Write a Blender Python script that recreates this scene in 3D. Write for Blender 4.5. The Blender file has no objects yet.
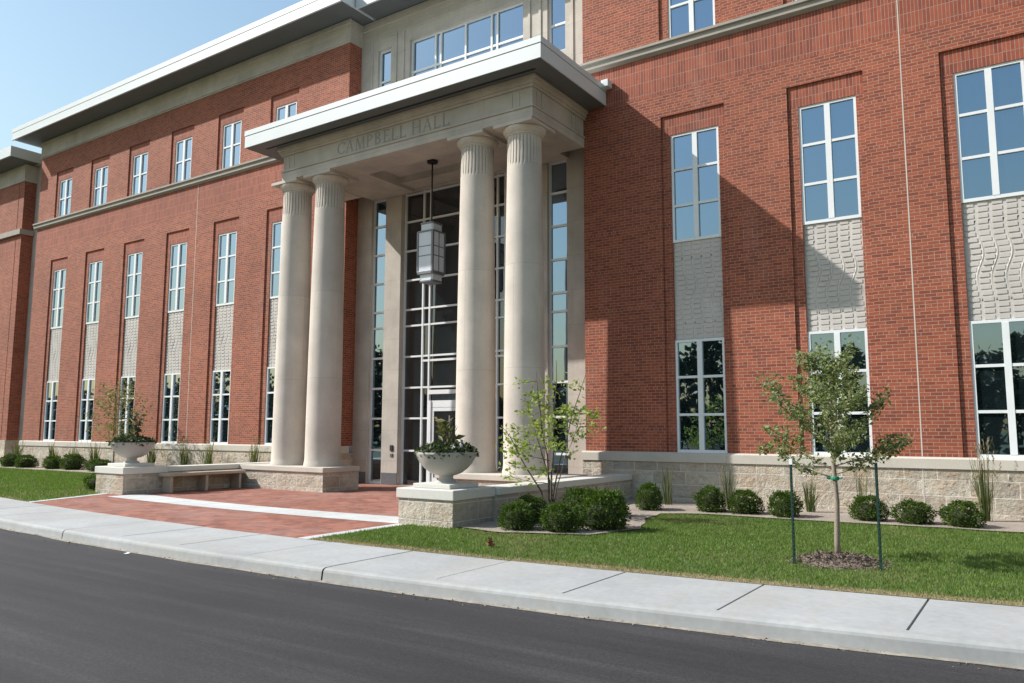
import bpy, bmesh, math, random
import numpy as np
from mathutils import Vector, Matrix, noise
random.seed(7)
rng = np.random.default_rng(7)
scene = bpy.context.scene
COL = scene.collection
R = math.radians

# ------------------------------------------------------------------ levels (metres, eye level = 0)
D = 16.84            # facade plane of the two brick wings
DR = 17.36           # stone bay between the wings, set back
ZR = -1.73           # road
ZG = -1.58           # walk, lawn, plaza
ZL0, ZL1 = -0.69, -0.48      # stone ledge under the brick
ZW0, ZW1, ZW2, ZW3 = -0.48, 2.06, 4.34, 6.93
ZT0, ZT1 = 9.26, 10.97
ZS0, ZS1 = 8.99, 9.23
ZF0, ZSOF, ZEAVE = 12.28, 13.03, 13.55
CX = -13.5           # axis of the porch

# ------------------------------------------------------------------ materials
def new_mat(name):
    m = bpy.data.materials.new(name); m.use_nodes = True
    nt = m.node_tree
    for n in list(nt.nodes): nt.nodes.remove(n)
    out = nt.nodes.new('ShaderNodeOutputMaterial')
    b = nt.nodes.new('ShaderNodeBsdfPrincipled')
    nt.links.new(b.outputs[0], out.inputs[0])
    return m, nt, b, out
def N(nt, t, **kw):
    n = nt.nodes.new(t)
    for k, v in kw.items():
        if k.startswith('i_'): n.inputs[k[2:].replace('_', ' ')].default_value = v
        else: setattr(n, k, v)
    return n
def mixc(nt, fac, a, b, mode='MIX'):
    n = nt.nodes.new('ShaderNodeMix'); n.data_type = 'RGBA'; n.blend_type = mode
    for i, v in ((0, fac), (6, a), (7, b)):
        if hasattr(v, 'is_output'): nt.links.new(v, n.inputs[i])
        elif i == 0: n.inputs[0].default_value = v
        else: n.inputs[i].default_value = (*v, 1) if len(v) == 3 else v
    return n.outputs[2]
def ramp(nt, src, stops):
    n = nt.nodes.new('ShaderNodeValToRGB'); cr = n.color_ramp
    while len(cr.elements) < len(stops): cr.elements.new(.5)
    for e, (p, c) in zip(cr.elements, stops):
        e.position = p; e.color = (c, c, c, 1) if not hasattr(c, '__len__') else (*c, 1)
    nt.links.new(src, n.inputs[0]); return n.outputs[0]
def tex_noise(nt, vec, scale, detail=4, rough=.55, dist=0):
    n = N(nt, 'ShaderNodeTexNoise'); n.inputs['Scale'].default_value = scale
    n.inputs['Detail'].default_value = detail; n.inputs['Roughness'].default_value = rough
    n.inputs['Distortion'].default_value = dist
    if vec is not None: nt.links.new(vec, n.inputs['Vector'])
    return n.outputs['Fac']
def coord(nt, kind='UV', scale=None, rot=None, loc=None):
    tc = N(nt, 'ShaderNodeTexCoord')
    if scale is None and rot is None and loc is None: return tc.outputs[kind]
    mp = N(nt, 'ShaderNodeMapping')
    if scale: mp.inputs['Scale'].default_value = scale
    if rot: mp.inputs['Rotation'].default_value = rot
    if loc: mp.inputs['Location'].default_value = loc
    nt.links.new(tc.outputs[kind], mp.inputs[0]); return mp.outputs[0]
def worldpos(nt):
    return N(nt, 'ShaderNodeNewGeometry').outputs['Position']
def bump(nt, b, h, strength=.5, dist=.01):
    n = N(nt, 'ShaderNodeBump'); n.inputs['Strength'].default_value = strength; n.inputs['Distance'].default_value = dist
    nt.links.new(h, n.inputs['Height']); nt.links.new(n.outputs[0], b.inputs['Normal']); return n
def stretch(nt, vec, s):
    mp = N(nt, 'ShaderNodeMapping'); mp.inputs['Scale'].default_value = s
    nt.links.new(vec, mp.inputs[0]); return mp.outputs[0]

def brick_tex(nt, vec, bw, rh, mort, c1, c2, cm, offset=.5, squash=1., sqf=2, smooth=.1):
    t = N(nt, 'ShaderNodeTexBrick'); t.offset = offset; t.squash = squash; t.squash_frequency = sqf
    t.inputs['Scale'].default_value = 1; t.inputs['Brick Width'].default_value = bw; t.inputs['Row Height'].default_value = rh
    t.inputs['Mortar Size'].default_value = mort; t.inputs['Mortar Smooth'].default_value = smooth; t.inputs['Bias'].default_value = -.1
    t.inputs['Color1'].default_value = (*c1, 1); t.inputs['Color2'].default_value = (*c2, 1); t.inputs['Mortar'].default_value = (*cm, 1)
    nt.links.new(vec, t.inputs['Vector']); return t

def mat_brick(name, soldier=False):
    m, nt, b, out = new_mat(name)
    if soldier:
        uv = coord(nt, 'UV', rot=(0, 0, R(90)))
        t = brick_tex(nt, uv, .31, .0677, .006, (.34, .084, .042), (.20, .045, .027), (.34, .21, .16), offset=0)
    else:
        uv = coord(nt, 'UV')
        t = brick_tex(nt, uv, .204, .0677, .0052, (.345, .086, .041), (.190, .043, .025), (.39, .255, .185), squash=.5, sqf=7)
    p = worldpos(nt)
    n1 = tex_noise(nt, p, .35, 5, .6); n2 = tex_noise(nt, p, 9, 3)
    c = mixc(nt, .55, t.outputs['Color'], ramp(nt, n1, [(.3, (.70, .68, .66)), (.7, (1.18, 1.14, 1.12))]), 'MULTIPLY')
    c = mixc(nt, .35, c, ramp(nt, n2, [(.3, .7), (.7, 1.2)]), 'MULTIPLY')
    # a faint wash of efflorescence
    ef = ramp(nt, tex_noise(nt, stretch(nt, p, (1, 1, .3)), .9, 6, .7), [(.57, 0.), (.82, .2)])
    c = mixc(nt, ef, c, (.46, .36, .31))
    nt.links.new(c, b.inputs['Base Color']); b.inputs['Roughness'].default_value = .85
    inv = N(nt, 'ShaderNodeMath', operation='SUBTRACT'); inv.inputs[0].default_value = 1; nt.links.new(t.outputs['Fac'], inv.inputs[1])
    add = N(nt, 'ShaderNodeMath', operation='MULTIPLY_ADD'); nt.links.new(n2, add.inputs[0]); add.inputs[1].default_value = .3; nt.links.new(inv.outputs[0], add.inputs[2])
    bump(nt, b, add.outputs[0], .6, .008)
    return m

def mat_limestone(name, base=(.48, .44, .395), var=.18, stain=.25, rough=.8, drum=None):
    m, nt, b, out = new_mat(name)
    p = worldpos(nt)
    n1 = tex_noise(nt, p, 1.1, 6, .6); n2 = tex_noise(nt, p, 40, 3)
    lo = tuple(x * (1 - var) for x in base); hi = tuple(min(1, x * (1 + var)) for x in base)
    c = ramp(nt, n1, [(.3, lo), (.7, hi)])
    st = ramp(nt, tex_noise(nt, stretch(nt, p, (2.2, 2.2, .35)), 1.2, 6, .65), [(.5, 0.), (.8, stain)])
    c = mixc(nt, st, c, tuple(x * .62 for x in base))
    c = mixc(nt, .25, c, ramp(nt, n2, [(.3, .75), (.7, 1.15)]), 'MULTIPLY')
    if drum:
        t = brick_tex(nt, coord(nt, 'UV'), drum[0], drum[1], .004, (1.04, 1.03, 1.0), (.93, .92, .91), (.72, .70, .67), offset=.5)
        c = mixc(nt, 1., c, t.outputs['Color'], 'MULTIPLY')
    nt.links.new(c, b.inputs['Base Color']); b.inputs['Roughness'].default_value = rough
    bump(nt, b, tex_noise(nt, p, 90, 4), .25, .003)
    return m

def mat_rockface(name):
    m, nt, b, out = new_mat(name)
    uv = coord(nt, 'UV')
    wob = N(nt, 'ShaderNodeVectorMath', operation='MULTIPLY_ADD')
    nz = N(nt, 'ShaderNodeTexNoise'); nz.inputs['Scale'].default_value = 3
    nt.links.new(uv, nz.inputs['Vector']); nt.links.new(nz.outputs['Color'], wob.inputs[0]); wob.inputs[1].default_value = (.02, .014, 0); nt.links.new(uv, wob.inputs[2])
    t = brick_tex(nt, wob.outputs[0], .78, .295, .010, (1., 1., 1.), (0., 0., 0.), (.5, .5, .5), squash=.72, sqf=3, smooth=.15)
    p = worldpos(nt)
    n0 = tex_noise(nt, p, 2.4, 5, .65); n1 = tex_noise(nt, p, 9, 8, .7); n2 = tex_noise(nt, stretch(nt, p, (1, 1, 3)), 3.5, 6, .6)
    blk = mixc(nt, t.outputs['Color'], (.43, .375, .30), (.66, .585, .475))
    c = mixc(nt, ramp(nt, n0, [(.42, 0.), (.66, .75)]), blk, (.50, .37, .25))
    c = mixc(nt, ramp(nt, n2, [(.52, 0.), (.7, .6)]), c, (.34, .325, .30))
    c = mixc(nt, .55, c, ramp(nt, n1, [(.3, .62), (.7, 1.2)]), 'MULTIPLY')
    c = mixc(nt, t.outputs['Fac'], c, (.62, .57, .50))
    nt.links.new(c, b.inputs['Base Color']); b.inputs['Roughness'].default_value = .9
    inv = N(nt, 'ShaderNodeMath', operation='SUBTRACT'); inv.inputs[0].default_value = 1; nt.links.new(t.outputs['Fac'], inv.inputs[1])
    mul = N(nt, 'ShaderNodeMath', operation='MULTIPLY'); nt.links.new(inv.outputs[0], mul.inputs[0]); nt.links.new(n1, mul.inputs[1])
    ad = N(nt, 'ShaderNodeMath', operation='MULTIPLY_ADD'); nt.links.new(n0, ad.inputs[0]); ad.inputs[1].default_value = .8; nt.links.new(mul.outputs[0], ad.inputs[2])
    bump(nt, b, ad.outputs[0], 1., .09)
    return m

def mat_plain(name, col, rough=.6, metal=0., var=.08, scale=3, bmp=0.):
    m, nt, b, out = new_mat(name)
    p = worldpos(nt)
    c = ramp(nt, tex_noise(nt, p, scale, 5, .6), [(.3, tuple(x * (1 - var) for x in col)), (.7, tuple(min(1, x * (1 + var)) for x in col))])
    nt.links.new(c, b.inputs['Base Color']); b.inputs['Roughness'].default_value = rough; b.inputs['Metallic'].default_value = metal
    if bmp: bump(nt, b, tex_noise(nt, p, 60, 4), bmp, .004)
    return m

def mat_glass(name, refl=.33, tint=(.54, .76, 1.0), dark=(.010, .016, .018)):
    m, nt, b, out = new_mat(name)
    b.inputs['Base Color'].default_value = (*dark, 1); b.inputs['Roughness'].default_value = .03
    g = N(nt, 'ShaderNodeBsdfGlossy'); g.inputs['Color'].default_value = (*tint, 1); g.inputs['Roughness'].default_value = .006
    p = worldpos(nt)
    bp = N(nt, 'ShaderNodeBump'); bp.inputs['Strength'].default_value = .10; bp.inputs['Distance'].default_value = .02
    nt.links.new(tex_noise(nt, p, 1.0, 2), bp.inputs['Height']); nt.links.new(bp.outputs[0], g.inputs['Normal'])
    lw = N(nt, 'ShaderNodeFresnel'); lw.inputs['IOR'].default_value = 1.5
    ad = N(nt, 'ShaderNodeMath', operation='MULTIPLY_ADD', use_clamp=True); nt.links.new(lw.outputs[0], ad.inputs[0]); ad.inputs[1].default_value = .8; ad.inputs[2].default_value = refl
    mx = N(nt, 'ShaderNodeMixShader'); nt.links.new(ad.outputs[0], mx.inputs[0]); nt.links.new(b.outputs[0], mx.inputs[1]); nt.links.new(g.outputs[0], mx.inputs[2])
    nt.links.new(mx.outputs[0], out.inputs[0])
    return m

def mat_leaf(name, cols, trans=.35, rough=.5):
    m, nt, b, out = new_mat(name)
    isl = N(nt, 'ShaderNodeNewGeometry').outputs['Random Per Island']
    c = ramp(nt, isl, [(i / (len(cols) - 1), x) for i, x in enumerate(cols)])
    p = worldpos(nt)
    c = mixc(nt, .6, c, ramp(nt, tex_noise(nt, p, 5, 3), [(.3, .65), (.7, 1.3)]), 'MULTIPLY')
    nt.links.new(c, b.inputs['Base Color']); b.inputs['Roughness'].default_value = rough
    b.inputs['Specular IOR Level'].default_value = .25
    tr = N(nt, 'ShaderNodeBsdfTranslucent'); c2 = mixc(nt, 1., c, (1.15, 1.3, .6), 'MULTIPLY'); nt.links.new(c2, tr.inputs[0])
    mx = N(nt, 'ShaderNodeMixShader'); mx.inputs[0].default_value = trans
    nt.links.new(b.outputs[0], mx.inputs[1]); nt.links.new(tr.outputs[0], mx.inputs[2]); nt.links.new(mx.outputs[0], out.inputs[0])
    return m

def mat_asphalt():
    m, nt, b, out = new_mat('asphalt'); p = worldpos(nt)
    big = tex_noise(nt, stretch(nt, p, (.06, .8, 1)), 1.6, 6, .62)
    mid = tex_noise(nt, p, .7, 5, .6); fine = tex_noise(nt, p, 95, 3, .7); agg = tex_noise(nt, p, 260, 2)
    c = ramp(nt, big, [(.28, (.014, .0132, .0148)), (.5, (.0215, .0203, .0215)), (.75, (.034, .032, .033))])
    c = mixc(nt, .7, c, ramp(nt, mid, [(.3, .8), (.7, 1.18)]), 'MULTIPLY')
    c = mixc(nt, .8, c, ramp(nt, fine, [(.32, .55), (.68, 1.45)]), 'MULTIPLY')
    stk = tex_noise(nt, stretch(nt, p, (.12, 2.6, 1)), 1.3, 7, .7, .6)
    c = mixc(nt, .85, c, ramp(nt, stk, [(.3, (.66, .67, .70)), (.5, (1., 1., 1.02)), (.70, (1.7, 1.66, 1.62))]), 'MULTIPLY')
    c = mixc(nt, .6, c, ramp(nt, tex_noise(nt, p, 34, 4, .8), [(.34, .45), (.66, 1.75)]), 'MULTIPLY')
    spk = ramp(nt, agg, [(.63, 0.), (.72, .6)])
    c = mixc(nt, spk, c, (.15, .14, .13))
    nt.links.new(c, b.inputs['Base Color']); b.inputs['Roughness'].default_value = .82
    bump(nt, b, fine, .5, .006)
    return m

def mat_concrete(name, base=(.385, .39, .385), brush=True):
    m, nt, b, out = new_mat(name); p = worldpos(nt)
    n1 = tex_noise(nt, p, .9, 6, .65); n2 = tex_noise(nt, p, 14, 4); n3 = tex_noise(nt, stretch(nt, p, (1, .25, 1)), 2.2, 5, .7)
    c = ramp(nt, n1, [(.28, tuple(x * .82 for x in base)), (.72, tuple(x * 1.1 for x in base))])
    c = mixc(nt, .45, c, ramp(nt, n2, [(.3, .82), (.7, 1.12)]), 'MULTIPLY')
    c = mixc(nt, ramp(nt, n3, [(.5, 0.), (.75, .6)]), c, (.36, .335, .29))
    c = mixc(nt, ramp(nt, tex_noise(nt, p, 3.1, 7, .75), [(.62, 0.), (.75, .35)]), c, (.27, .27, .26))
    nt.links.new(c, b.inputs['Base Color']); b.inputs['Roughness'].default_value = .85
    bump(nt, b, tex_noise(nt, stretch(nt, p, (60, 2.5, 10)) if brush else p, 5 if brush else 70, 3), .22, .003)
    return m

def mat_paver():
    m, nt, b, out = new_mat('paver_brick'); p = worldpos(nt)
    v = stretch(nt, p, (1, 1, 1))
    t = brick_tex(nt, v, .203, .102, .0035, (.29, .105, .068), (.20, .066, .045), (.25, .17, .13), offset=.5)
    v2 = N(nt, 'ShaderNodeTexVoronoi'); v2.inputs['Scale'].default_value = 4.2; nt.links.new(p, v2.inputs['Vector'])
    sp = N(nt, 'ShaderNodeSeparateColor'); nt.links.new(v2.outputs['Color'], sp.inputs[0])
    c = mixc(nt, .8, t.outputs['Color'], ramp(nt, sp.outputs[0], [(0., (.75, .72, .72)), (.5, (1., 1., 1.)), (1., (1.3, 1.35, 1.35))]), 'MULTIPLY')
    c = mixc(nt, ramp(nt, tex_noise(nt, p, .8, 5, .65), [(.5, 0.), (.72, .5)]), c, (.36, .24, .21))
    nt.links.new(c, b.inputs['Base Color']); b.inputs['Roughness'].default_value = .85
    inv = N(nt, 'ShaderNodeMath', operation='SUBTRACT'); inv.inputs[0].default_value = 1; nt.links.new(t.outputs['Fac'], inv.inputs[1])
    bump(nt, b, inv.outputs[0], .4, .005)
    return m

def mat_soil(name, a, c2, scale=22):
    m, nt, b, out = new_mat(name); p = worldpos(nt)
    n = tex_noise(nt, p, scale, 6, .75); n2 = tex_noise(nt, p, 1.5, 4)
    c = ramp(nt, n, [(.32, a), (.66, c2)])
    c = mixc(nt, .6, c, ramp(nt, n2, [(.3, .75), (.7, 1.2)]), 'MULTIPLY')
    nt.links.new(c, b.inputs['Base Color']); b.inputs['Roughness'].default_value = .95
    bump(nt, b, n, .9, .03); return m

def mat_lawn():
    m, nt, b, out = new_mat('lawn_turf'); p = worldpos(nt)
    n = tex_noise(nt, p, 30, 5, .7); n2 = tex_noise(nt, p, .7, 5, .6)
    c = ramp(nt, n, [(.3, (.06, .085, .025)), (.7, (.14, .18, .06))])
    c = mixc(nt, ramp(nt, n2, [(.48, 0.), (.7, .55)]), c, (.19, .17, .075))
    nt.links.new(c, b.inputs['Base Color']); b.inputs['Roughness'].default_value = .9
    bump(nt, b, n, .8, .03); return m

M = {}
M['brick'] = mat_brick('red_brick'); M['soldier'] = mat_brick('soldier_brick', True)
M['lime'] = mat_limestone('limestone'); M['limewall'] = mat_limestone('limestone_panels', drum=(1.4, .9))
M['column'] = mat_limestone('column_limestone', (.53, .48, .43), .13, .34, drum=(1000., 2.36))
M['ledge'] = mat_limestone('ledge_limestone', (.52, .475, .41), .1, .2); M['cap'] = mat_limestone('cap_limestone', (.60, .58, .53), .08, .15)
M['rock'] = mat_rockface('rockface_limestone')
M['precast'] = mat_limestone('precast_panel', (.54, .50, .465), .08, .2)
M['string'] = mat_limestone('string_limestone', (.33, .30, .26), .1, .35)
M['letter'] = mat_limestone('letter_shade_stone', (.31, .285, .26), .1, .2)  # darker than the frieze: shade of incised lettering put into the colour
M['fascia'] = mat_plain('white_fascia_metal', (.60, .635, .645), .45, 0, .03, 1.2)
M['soffit'] = mat_plain('grey_soffit_metal', (.12, .128, .13), .5, 0, .08, 1.5)
M['slot'] = mat_plain('black_slot', (.012, .012, .012), .7)
M['alu'] = mat_plain('white_aluminium', (.74, .755, .76), .42, 0, .04, 2)
M['glass'] = mat_glass('coated_glass'); M['glassdark'] = mat_glass('entrance_glass', .05, (.8, .9, 1.))
M['bronze'] = mat_plain('dark_bronze', (.035, .03, .027), .45, .5)
M['lampglass'] = mat_plain('frosted_lamp_glass', (.62, .66, .72), .25, 0, .05, 4)
M['lampframe'] = mat_plain('grey_lamp_metal', (.16, .17, .185), .4, .3)
M['granite'] = mat_plain('grey_granite', (.13, .135, .145), .35, 0, .2, 30)
M['asphalt'] = mat_asphalt(); M['concrete'] = mat_concrete('walk_concrete'); M['kerb'] = mat_concrete('kerb_concrete', (.37, .375, .365), False)
M['band'] = mat_concrete('band_concrete', (.55, .56, .55))
M['joint'] = mat_plain('joint_filler', (.16, .157, .15), .9)
M['paver'] = mat_paver()
M['mulch'] = mat_soil('gravel_mulch', (.25, .205, .165), (.48, .41, .34), 34); M['bark'] = mat_soil('bark_chips', (.11, .08, .062), (.30, .235, .185), 30)
M['lawn'] = mat_lawn(); M['verge'] = mat_soil('dry_thatch', (.20, .155, .085), (.40, .33, .20), 40)
M['far'] = mat_soil('far_ground', (.05, .07, .025), (.09, .11, .04), 2)
M['blade'] = mat_leaf('grass_blade', [(.095, .165, .032), (.135, .215, .045), (.19, .26, .07)], .32)
M['dryblade'] = mat_leaf('dry_grass_blade', [(.28, .22, .10), (.36, .29, .15), (.22, .19, .08)], .25)
M['shrub'] = mat_leaf('boxwood_leaf', [(.035, .07, .010), (.065, .115, .018), (.12, .175, .03)], .3)
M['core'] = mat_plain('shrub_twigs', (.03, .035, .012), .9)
M['tree'] = mat_leaf('young_tree_leaf', [(.13, .175, .06), (.19, .235, .09), (.33, .34, .19), (.10, .14, .045)], .36)
M['lightleaf'] = mat_leaf('light_green_leaf', [(.25, .31, .08), (.34, .40, .13), (.18, .24, .06)], .45)
M['paleleaf'] = mat_leaf('pale_leaf', [(.20, .20, .085), (.28, .25, .13), (.13, .15, .05)], .35)
M['planterleaf'] = mat_leaf('planter_leaf', [(.035, .05, .02), (.06, .085, .03), (.09, .115, .045), (.03, .03, .025)], .2)
M['flower'] = mat_leaf('pale_flower', [(.45, .42, .50), (.55, .52, .50), (.40, .36, .45)], .2)
M['canna'] = mat_leaf('canna_leaf', [(.17, .15, .05), (.10, .12, .04), (.25, .20, .10)], .35)
M['reed'] = mat_leaf('reed_blade', [(.075, .11, .04), (.12, .15, .06), (.20, .18, .09)], .3)
M['plume'] = mat_leaf('reed_plume', [(.28, .22, .14), (.33, .25, .17)], .3)
M['barkwood'] = mat_plain('young_bark', (.27, .22, .17), .9, 0, .25, 40, .6); M['darkbark'] = mat_plain('dark_bark', (.11, .085, .065), .9, 0, .3, 40, .6)
M['stake'] = mat_plain('green_steel', (.012, .045, .032), .5, .2, .2, 20); M['tie'] = mat_plain('green_strap', (.03, .22, .13), .6)
M['white'] = mat_plain('white_paint', (.75, .75, .73), .6)
M['urn'] = mat_limestone('cast_stone_bowl', (.44, .415, .39), .06, .12)
M['benchstone'] = mat_limestone('bench_stone', (.42, .35, .27), .1, .15)
M['farleaf'] = mat_leaf('far_tree_leaf', [(.014, .026, .008), (.022, .038, .011), (.032, .05, .015)], .05)
M['deadleaf'] = mat_plain('dead_leaf', (.24, .10, .045), .8)
M['smear'] = mat_plain('mortar_smear', (.26, .23, .19), .95, 0, .35, 9)
M['caulk'] = mat_plain('joint_caulk', (.55, .50, .44), .8)

# ------------------------------------------------------------------ mesh builder
class MB:
    def __init__(s): s.v = []; s.f = []; s.m = []; s.smooth = False; s.uv = None
    def quad(s, a, b, c, d, m=0):
        i = len(s.v); s.v += [a, b, c, d]; s.f.append((i, i+1, i+2, i+3)); s.m.append(m)
    def poly(s, pts, m=0):
        i = len(s.v); s.v += pts; s.f.append(tuple(range(i, i+len(pts)))); s.m.append(m)
    def box(s, x0, x1, y0, y1, z0, z1, m=0):
        i = len(s.v)
        s.v += [(x0,y0,z0),(x1,y0,z0),(x1,y1,z0),(x0,y1,z0),(x0,y0,z1),(x1,y0,z1),(x1,y1,z1),(x0,y1,z1)]
        for f in ((0,3,2,1),(4,5,6,7),(0,1,5,4),(1,2,6,5),(2,3,7,6),(3,0,4,7)): s.f.append(tuple(i+k for k in f)); s.m.append(m)
        return s
    def prism_y(s, pts, y0, y1, m=0):            # outline in x,z pushed along y
        n = len(pts); i = len(s.v)
        s.v += [(x, y0, z) for x, z in pts] + [(x, y1, z) for x, z in pts]
        s.f.append(tuple(range(i, i+n))); s.m.append(m); s.f.append(tuple(range(i+2*n-1, i+n-1, -1))); s.m.append(m)
        for k in range(n): s.f.append((i+(k+1)%n, i+k, i+n+k, i+n+(k+1)%n)); s.m.append(m)
    def prism_z(s, pts, z0, z1, m=0, side=None):
        n = len(pts); i = len(s.v)
        s.v += [(x, y, z0) for x, y in pts] + [(x, y, z1) for x, y in pts]
        s.f.append(tuple(range(i+n, i+2*n))); s.m.append(m)
        for k in range(n): s.f.append((i+k, i+(k+1)%n, i+n+(k+1)%n, i+n+k)); s.m.append(m if side is None else side)
    def prism_x(s, pts, x0, x1, m=0):            # profile in y,z run along x
        n = len(pts); i = len(s.v)
        s.v += [(x0, y, z) for y, z in pts] + [(x1, y, z) for y, z in pts]
        s.f.append(tuple(range(i+n-1, i-1, -1))); s.m.append(m); s.f.append(tuple(range(i+n, i+2*n))); s.m.append(m)
        for k in range(n): s.f.append((i+k, i+(k+1)%n, i+n+(k+1)%n, i+n+k)); s.m.append(m)
    def lathe(s, prof, n=32, c=(0,0,0), m=0, rf=None):
        i = len(s.v)
        for j, (r, z) in enumerate(prof):
            for k in range(n):
                a = 2*math.pi*k/n; rr = rf(j, k, r, z) if rf else r
                s.v.append((c[0]+rr*math.cos(a), c[1]+rr*math.sin(a), c[2]+z))
        for j in range(len(prof)-1):
            for k in range(n):
                k2 = (k+1) % n
                s.f.append((i+j*n+k, i+j*n+k2, i+(j+1)*n+k2, i+(j+1)*n+k)); s.m.append(m)
        s.f.append(tuple(i+k for k in range(n-1, -1, -1))); s.m.append(m)
        t = i+(len(prof)-1)*n; s.f.append(tuple(t+k for k in range(n))); s.m.append(m)
    def tube(s, pts, rad, n=7, m=0):
        pts = [Vector(p) for p in pts]; i = len(s.v)
        for j, p in enumerate(pts):
            d = (pts[min(j+1, len(pts)-1)] - pts[max(j-1, 0)]).normalized()
            u = d.orthogonal().normalized() if abs(d.z) < .9 else d.cross(Vector((0, 1, 0))).normalized()
            w = d.cross(u); r = rad[j] if hasattr(rad, '__len__') else rad
            for k in range(n):
                a = 2*math.pi*k/n; s.v.append(tuple(p + u*(r*math.cos(a)) + w*(r*math.sin(a))))
        for j in range(len(pts)-1):
            for k in range(n):
                k2 = (k+1) % n; s.f.append((i+j*n+k, i+j*n+k2, i+(j+1)*n+k2, i+(j+1)*n+k)); s.m.append(m)
        s.f.append(tuple(i+k for k in range(n-1, -1, -1))); s.m.append(m)
        t = i+(len(pts)-1)*n; s.f.append(tuple(t+k for k in range(n))); s.m.append(m)
    def leaf(s, p, size, d=None, m=0, ar=.5):
        d = d or Vector((random.gauss(0, 1), random.gauss(0, 1), random.gauss(0, .7))).normalized()
        u = d.cross(Vector((random.gauss(0, 1), random.gauss(0, 1), random.gauss(0, 1)))).normalized()
        w = d.cross(u); p = Vector(p); a = size; b = size*ar
        i = len(s.v)
        s.v += [tuple(p), tuple(p+d*a*.5+u*b*.5+w*a*.08), tuple(p+d*a), tuple(p+d*a*.5-u*b*.5+w*a*.08)]
        s.f.append((i, i+1, i+2, i+3)); s.m.append(m)
    def wall(s, y, x0, x1, z0, z1, holes, depth, mat=lambda x, z: 0, rm=0, face=-1):
        """wall on plane y facing -y, rectangular holes with reveals going back by depth"""
        xs = sorted({x0, x1, *[h[0] for h in holes], *[h[1] for h in holes]}); xs = [x for x in xs if x0 <= x <= x1]
        zb = {z0, z1, *[h[2] for h in holes], *[h[3] for h in holes], *s.zbreaks} if hasattr(s, 'zbreaks') else {z0, z1, *[h[2] for h in holes], *[h[3] for h in holes]}
        zs = sorted(z for z in zb if z0 <= z <= z1)
        for a, b in zip(xs, xs[1:]):
            for c, d in zip(zs, zs[1:]):
                xc, zc = (a+b)/2, (c+d)/2
                if any(h[0] < xc < h[1] and h[2] < zc < h[3] for h in holes): continue
                s.quad((a,y,c),(b,y,c),(b,y,d),(a,y,d), mat(xc, zc))
        for h in holes:
            a, b, c, d = h[:4]; e = y+depth
            s.quad((a,y,c),(a,y,d),(a,e,d),(a,e,c), rm); s.quad((b,y,d),(b,y,c),(b,e,c),(b,e,d), rm)
            s.quad((a,y,d),(b,y,d),(b,e,d),(a,e,d), rm); s.quad((b,y,c),(a,y,c),(a,e,c),(b,e,c), rm)
    def mesh(s, name, mats, smooth=False):
        me = bpy.data.meshes.new(name)
        nv = len(s.v); nf = len(s.f)
        V = np.asarray(s.v, dtype=np.float32).reshape(-1, 3)
        lens = np.fromiter((len(f) for f in s.f), dtype=np.int32, count=nf)
        L = np.fromiter((i for f in s.f for i in f), dtype=np.int32)
        me.vertices.add(nv); me.vertices.foreach_set('co', V.ravel())
        me.loops.add(len(L)); me.loops.foreach_set('vertex_index', L)
        st = np.concatenate([[0], np.cumsum(lens)[:-1]]).astype(np.int32)
        me.polygons.add(nf); me.polygons.foreach_set('loop_start', st)
        try: me.polygons.foreach_set('loop_total', lens)
        except Exception: pass
        me.polygons.foreach_set('material_index', np.asarray(s.m, dtype=np.int32))
        me.polygons.foreach_set('use_smooth', np.full(nf, bool(smooth)))
        me.update(calc_edges=True)
        # box-projected uv in metres
        nor = np.empty(nf*3, dtype=np.float32); me.polygons.foreach_get('normal', nor); nor = np.abs(nor.reshape(-1, 3))
        ax = np.repeat(nor.argmax(1), lens); P = V[L] + np.asarray(getattr(s, 'off', (0, 0, 0)), dtype=np.float32)
        uv = np.where((ax == 2)[:, None], P[:, [0, 1]], np.where((ax == 1)[:, None], P[:, [0, 2]], P[:, [1, 2]]))
        me.uv_layers.new(name='UVMap').data.foreach_set('uv', uv.astype(np.float32).ravel())
        for m in (mats if isinstance(mats, (list, tuple)) else [mats]): me.materials.append(M[m])
        return me

WLOC = {}
def wl(o): return WLOC[o.name] if o is not None else Vector((0, 0, 0))
def link(name, data, parent=None, loc=None, world_authored=True):
    o = bpy.data.objects.new(name, data); COL.objects.link(o)
    base = Vector(loc) if loc is not None else Vector((0, 0, 0))
    if parent is not None: o.parent = parent
    o.location = base - wl(parent); WLOC[o.name] = base
    return o
def tag(o, label=None, cat=None, group=None, kind=None):
    if label: o['label'] = label
    if cat: o['category'] = cat
    if group: o['group'] = group
    if kind or cat: o['kind'] = kind or 'thing'
    return o
def empty(name, loc, label, cat, group=None):
    o = bpy.data.objects.new(name, None); COL.objects.link(o); o.location = loc; WLOC[o.name] = Vector(loc); o.empty_display_size = .2
    return tag(o, label, cat, group)
def part(name, mb, mats, parent=None, loc=None, smooth=False, bevel=0, auto=False):
    o = link(name, mb.mesh(name, mats, smooth), parent, loc)
    if bevel:
        md = o.modifiers.new('bevel', 'BEVEL'); md.width = bevel; md.segments = 2; md.limit_method = 'ANGLE'; md.angle_limit = R(40)
    return o
def structure(name, mb, mats, smooth=False):
    o = part(name, mb, mats, None, None, smooth); o['kind'] = 'structure'; return o

# ------------------------------------------------------------------ GROUND
def yc(x):                                     # kerb line: straight street, bowed to follow lens distortion
    xe = min(max(x, -19.), 2.); k = .006 if xe < -8.8 else .0085
    y = 6.47 + k*(xe+8.8)**2
    return y + 2*k*(xe+8.8)*(x-xe)
def yw(x): return yc(x) + 1.57 + (.005*max(0, x+8))   # back of the walk

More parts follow.
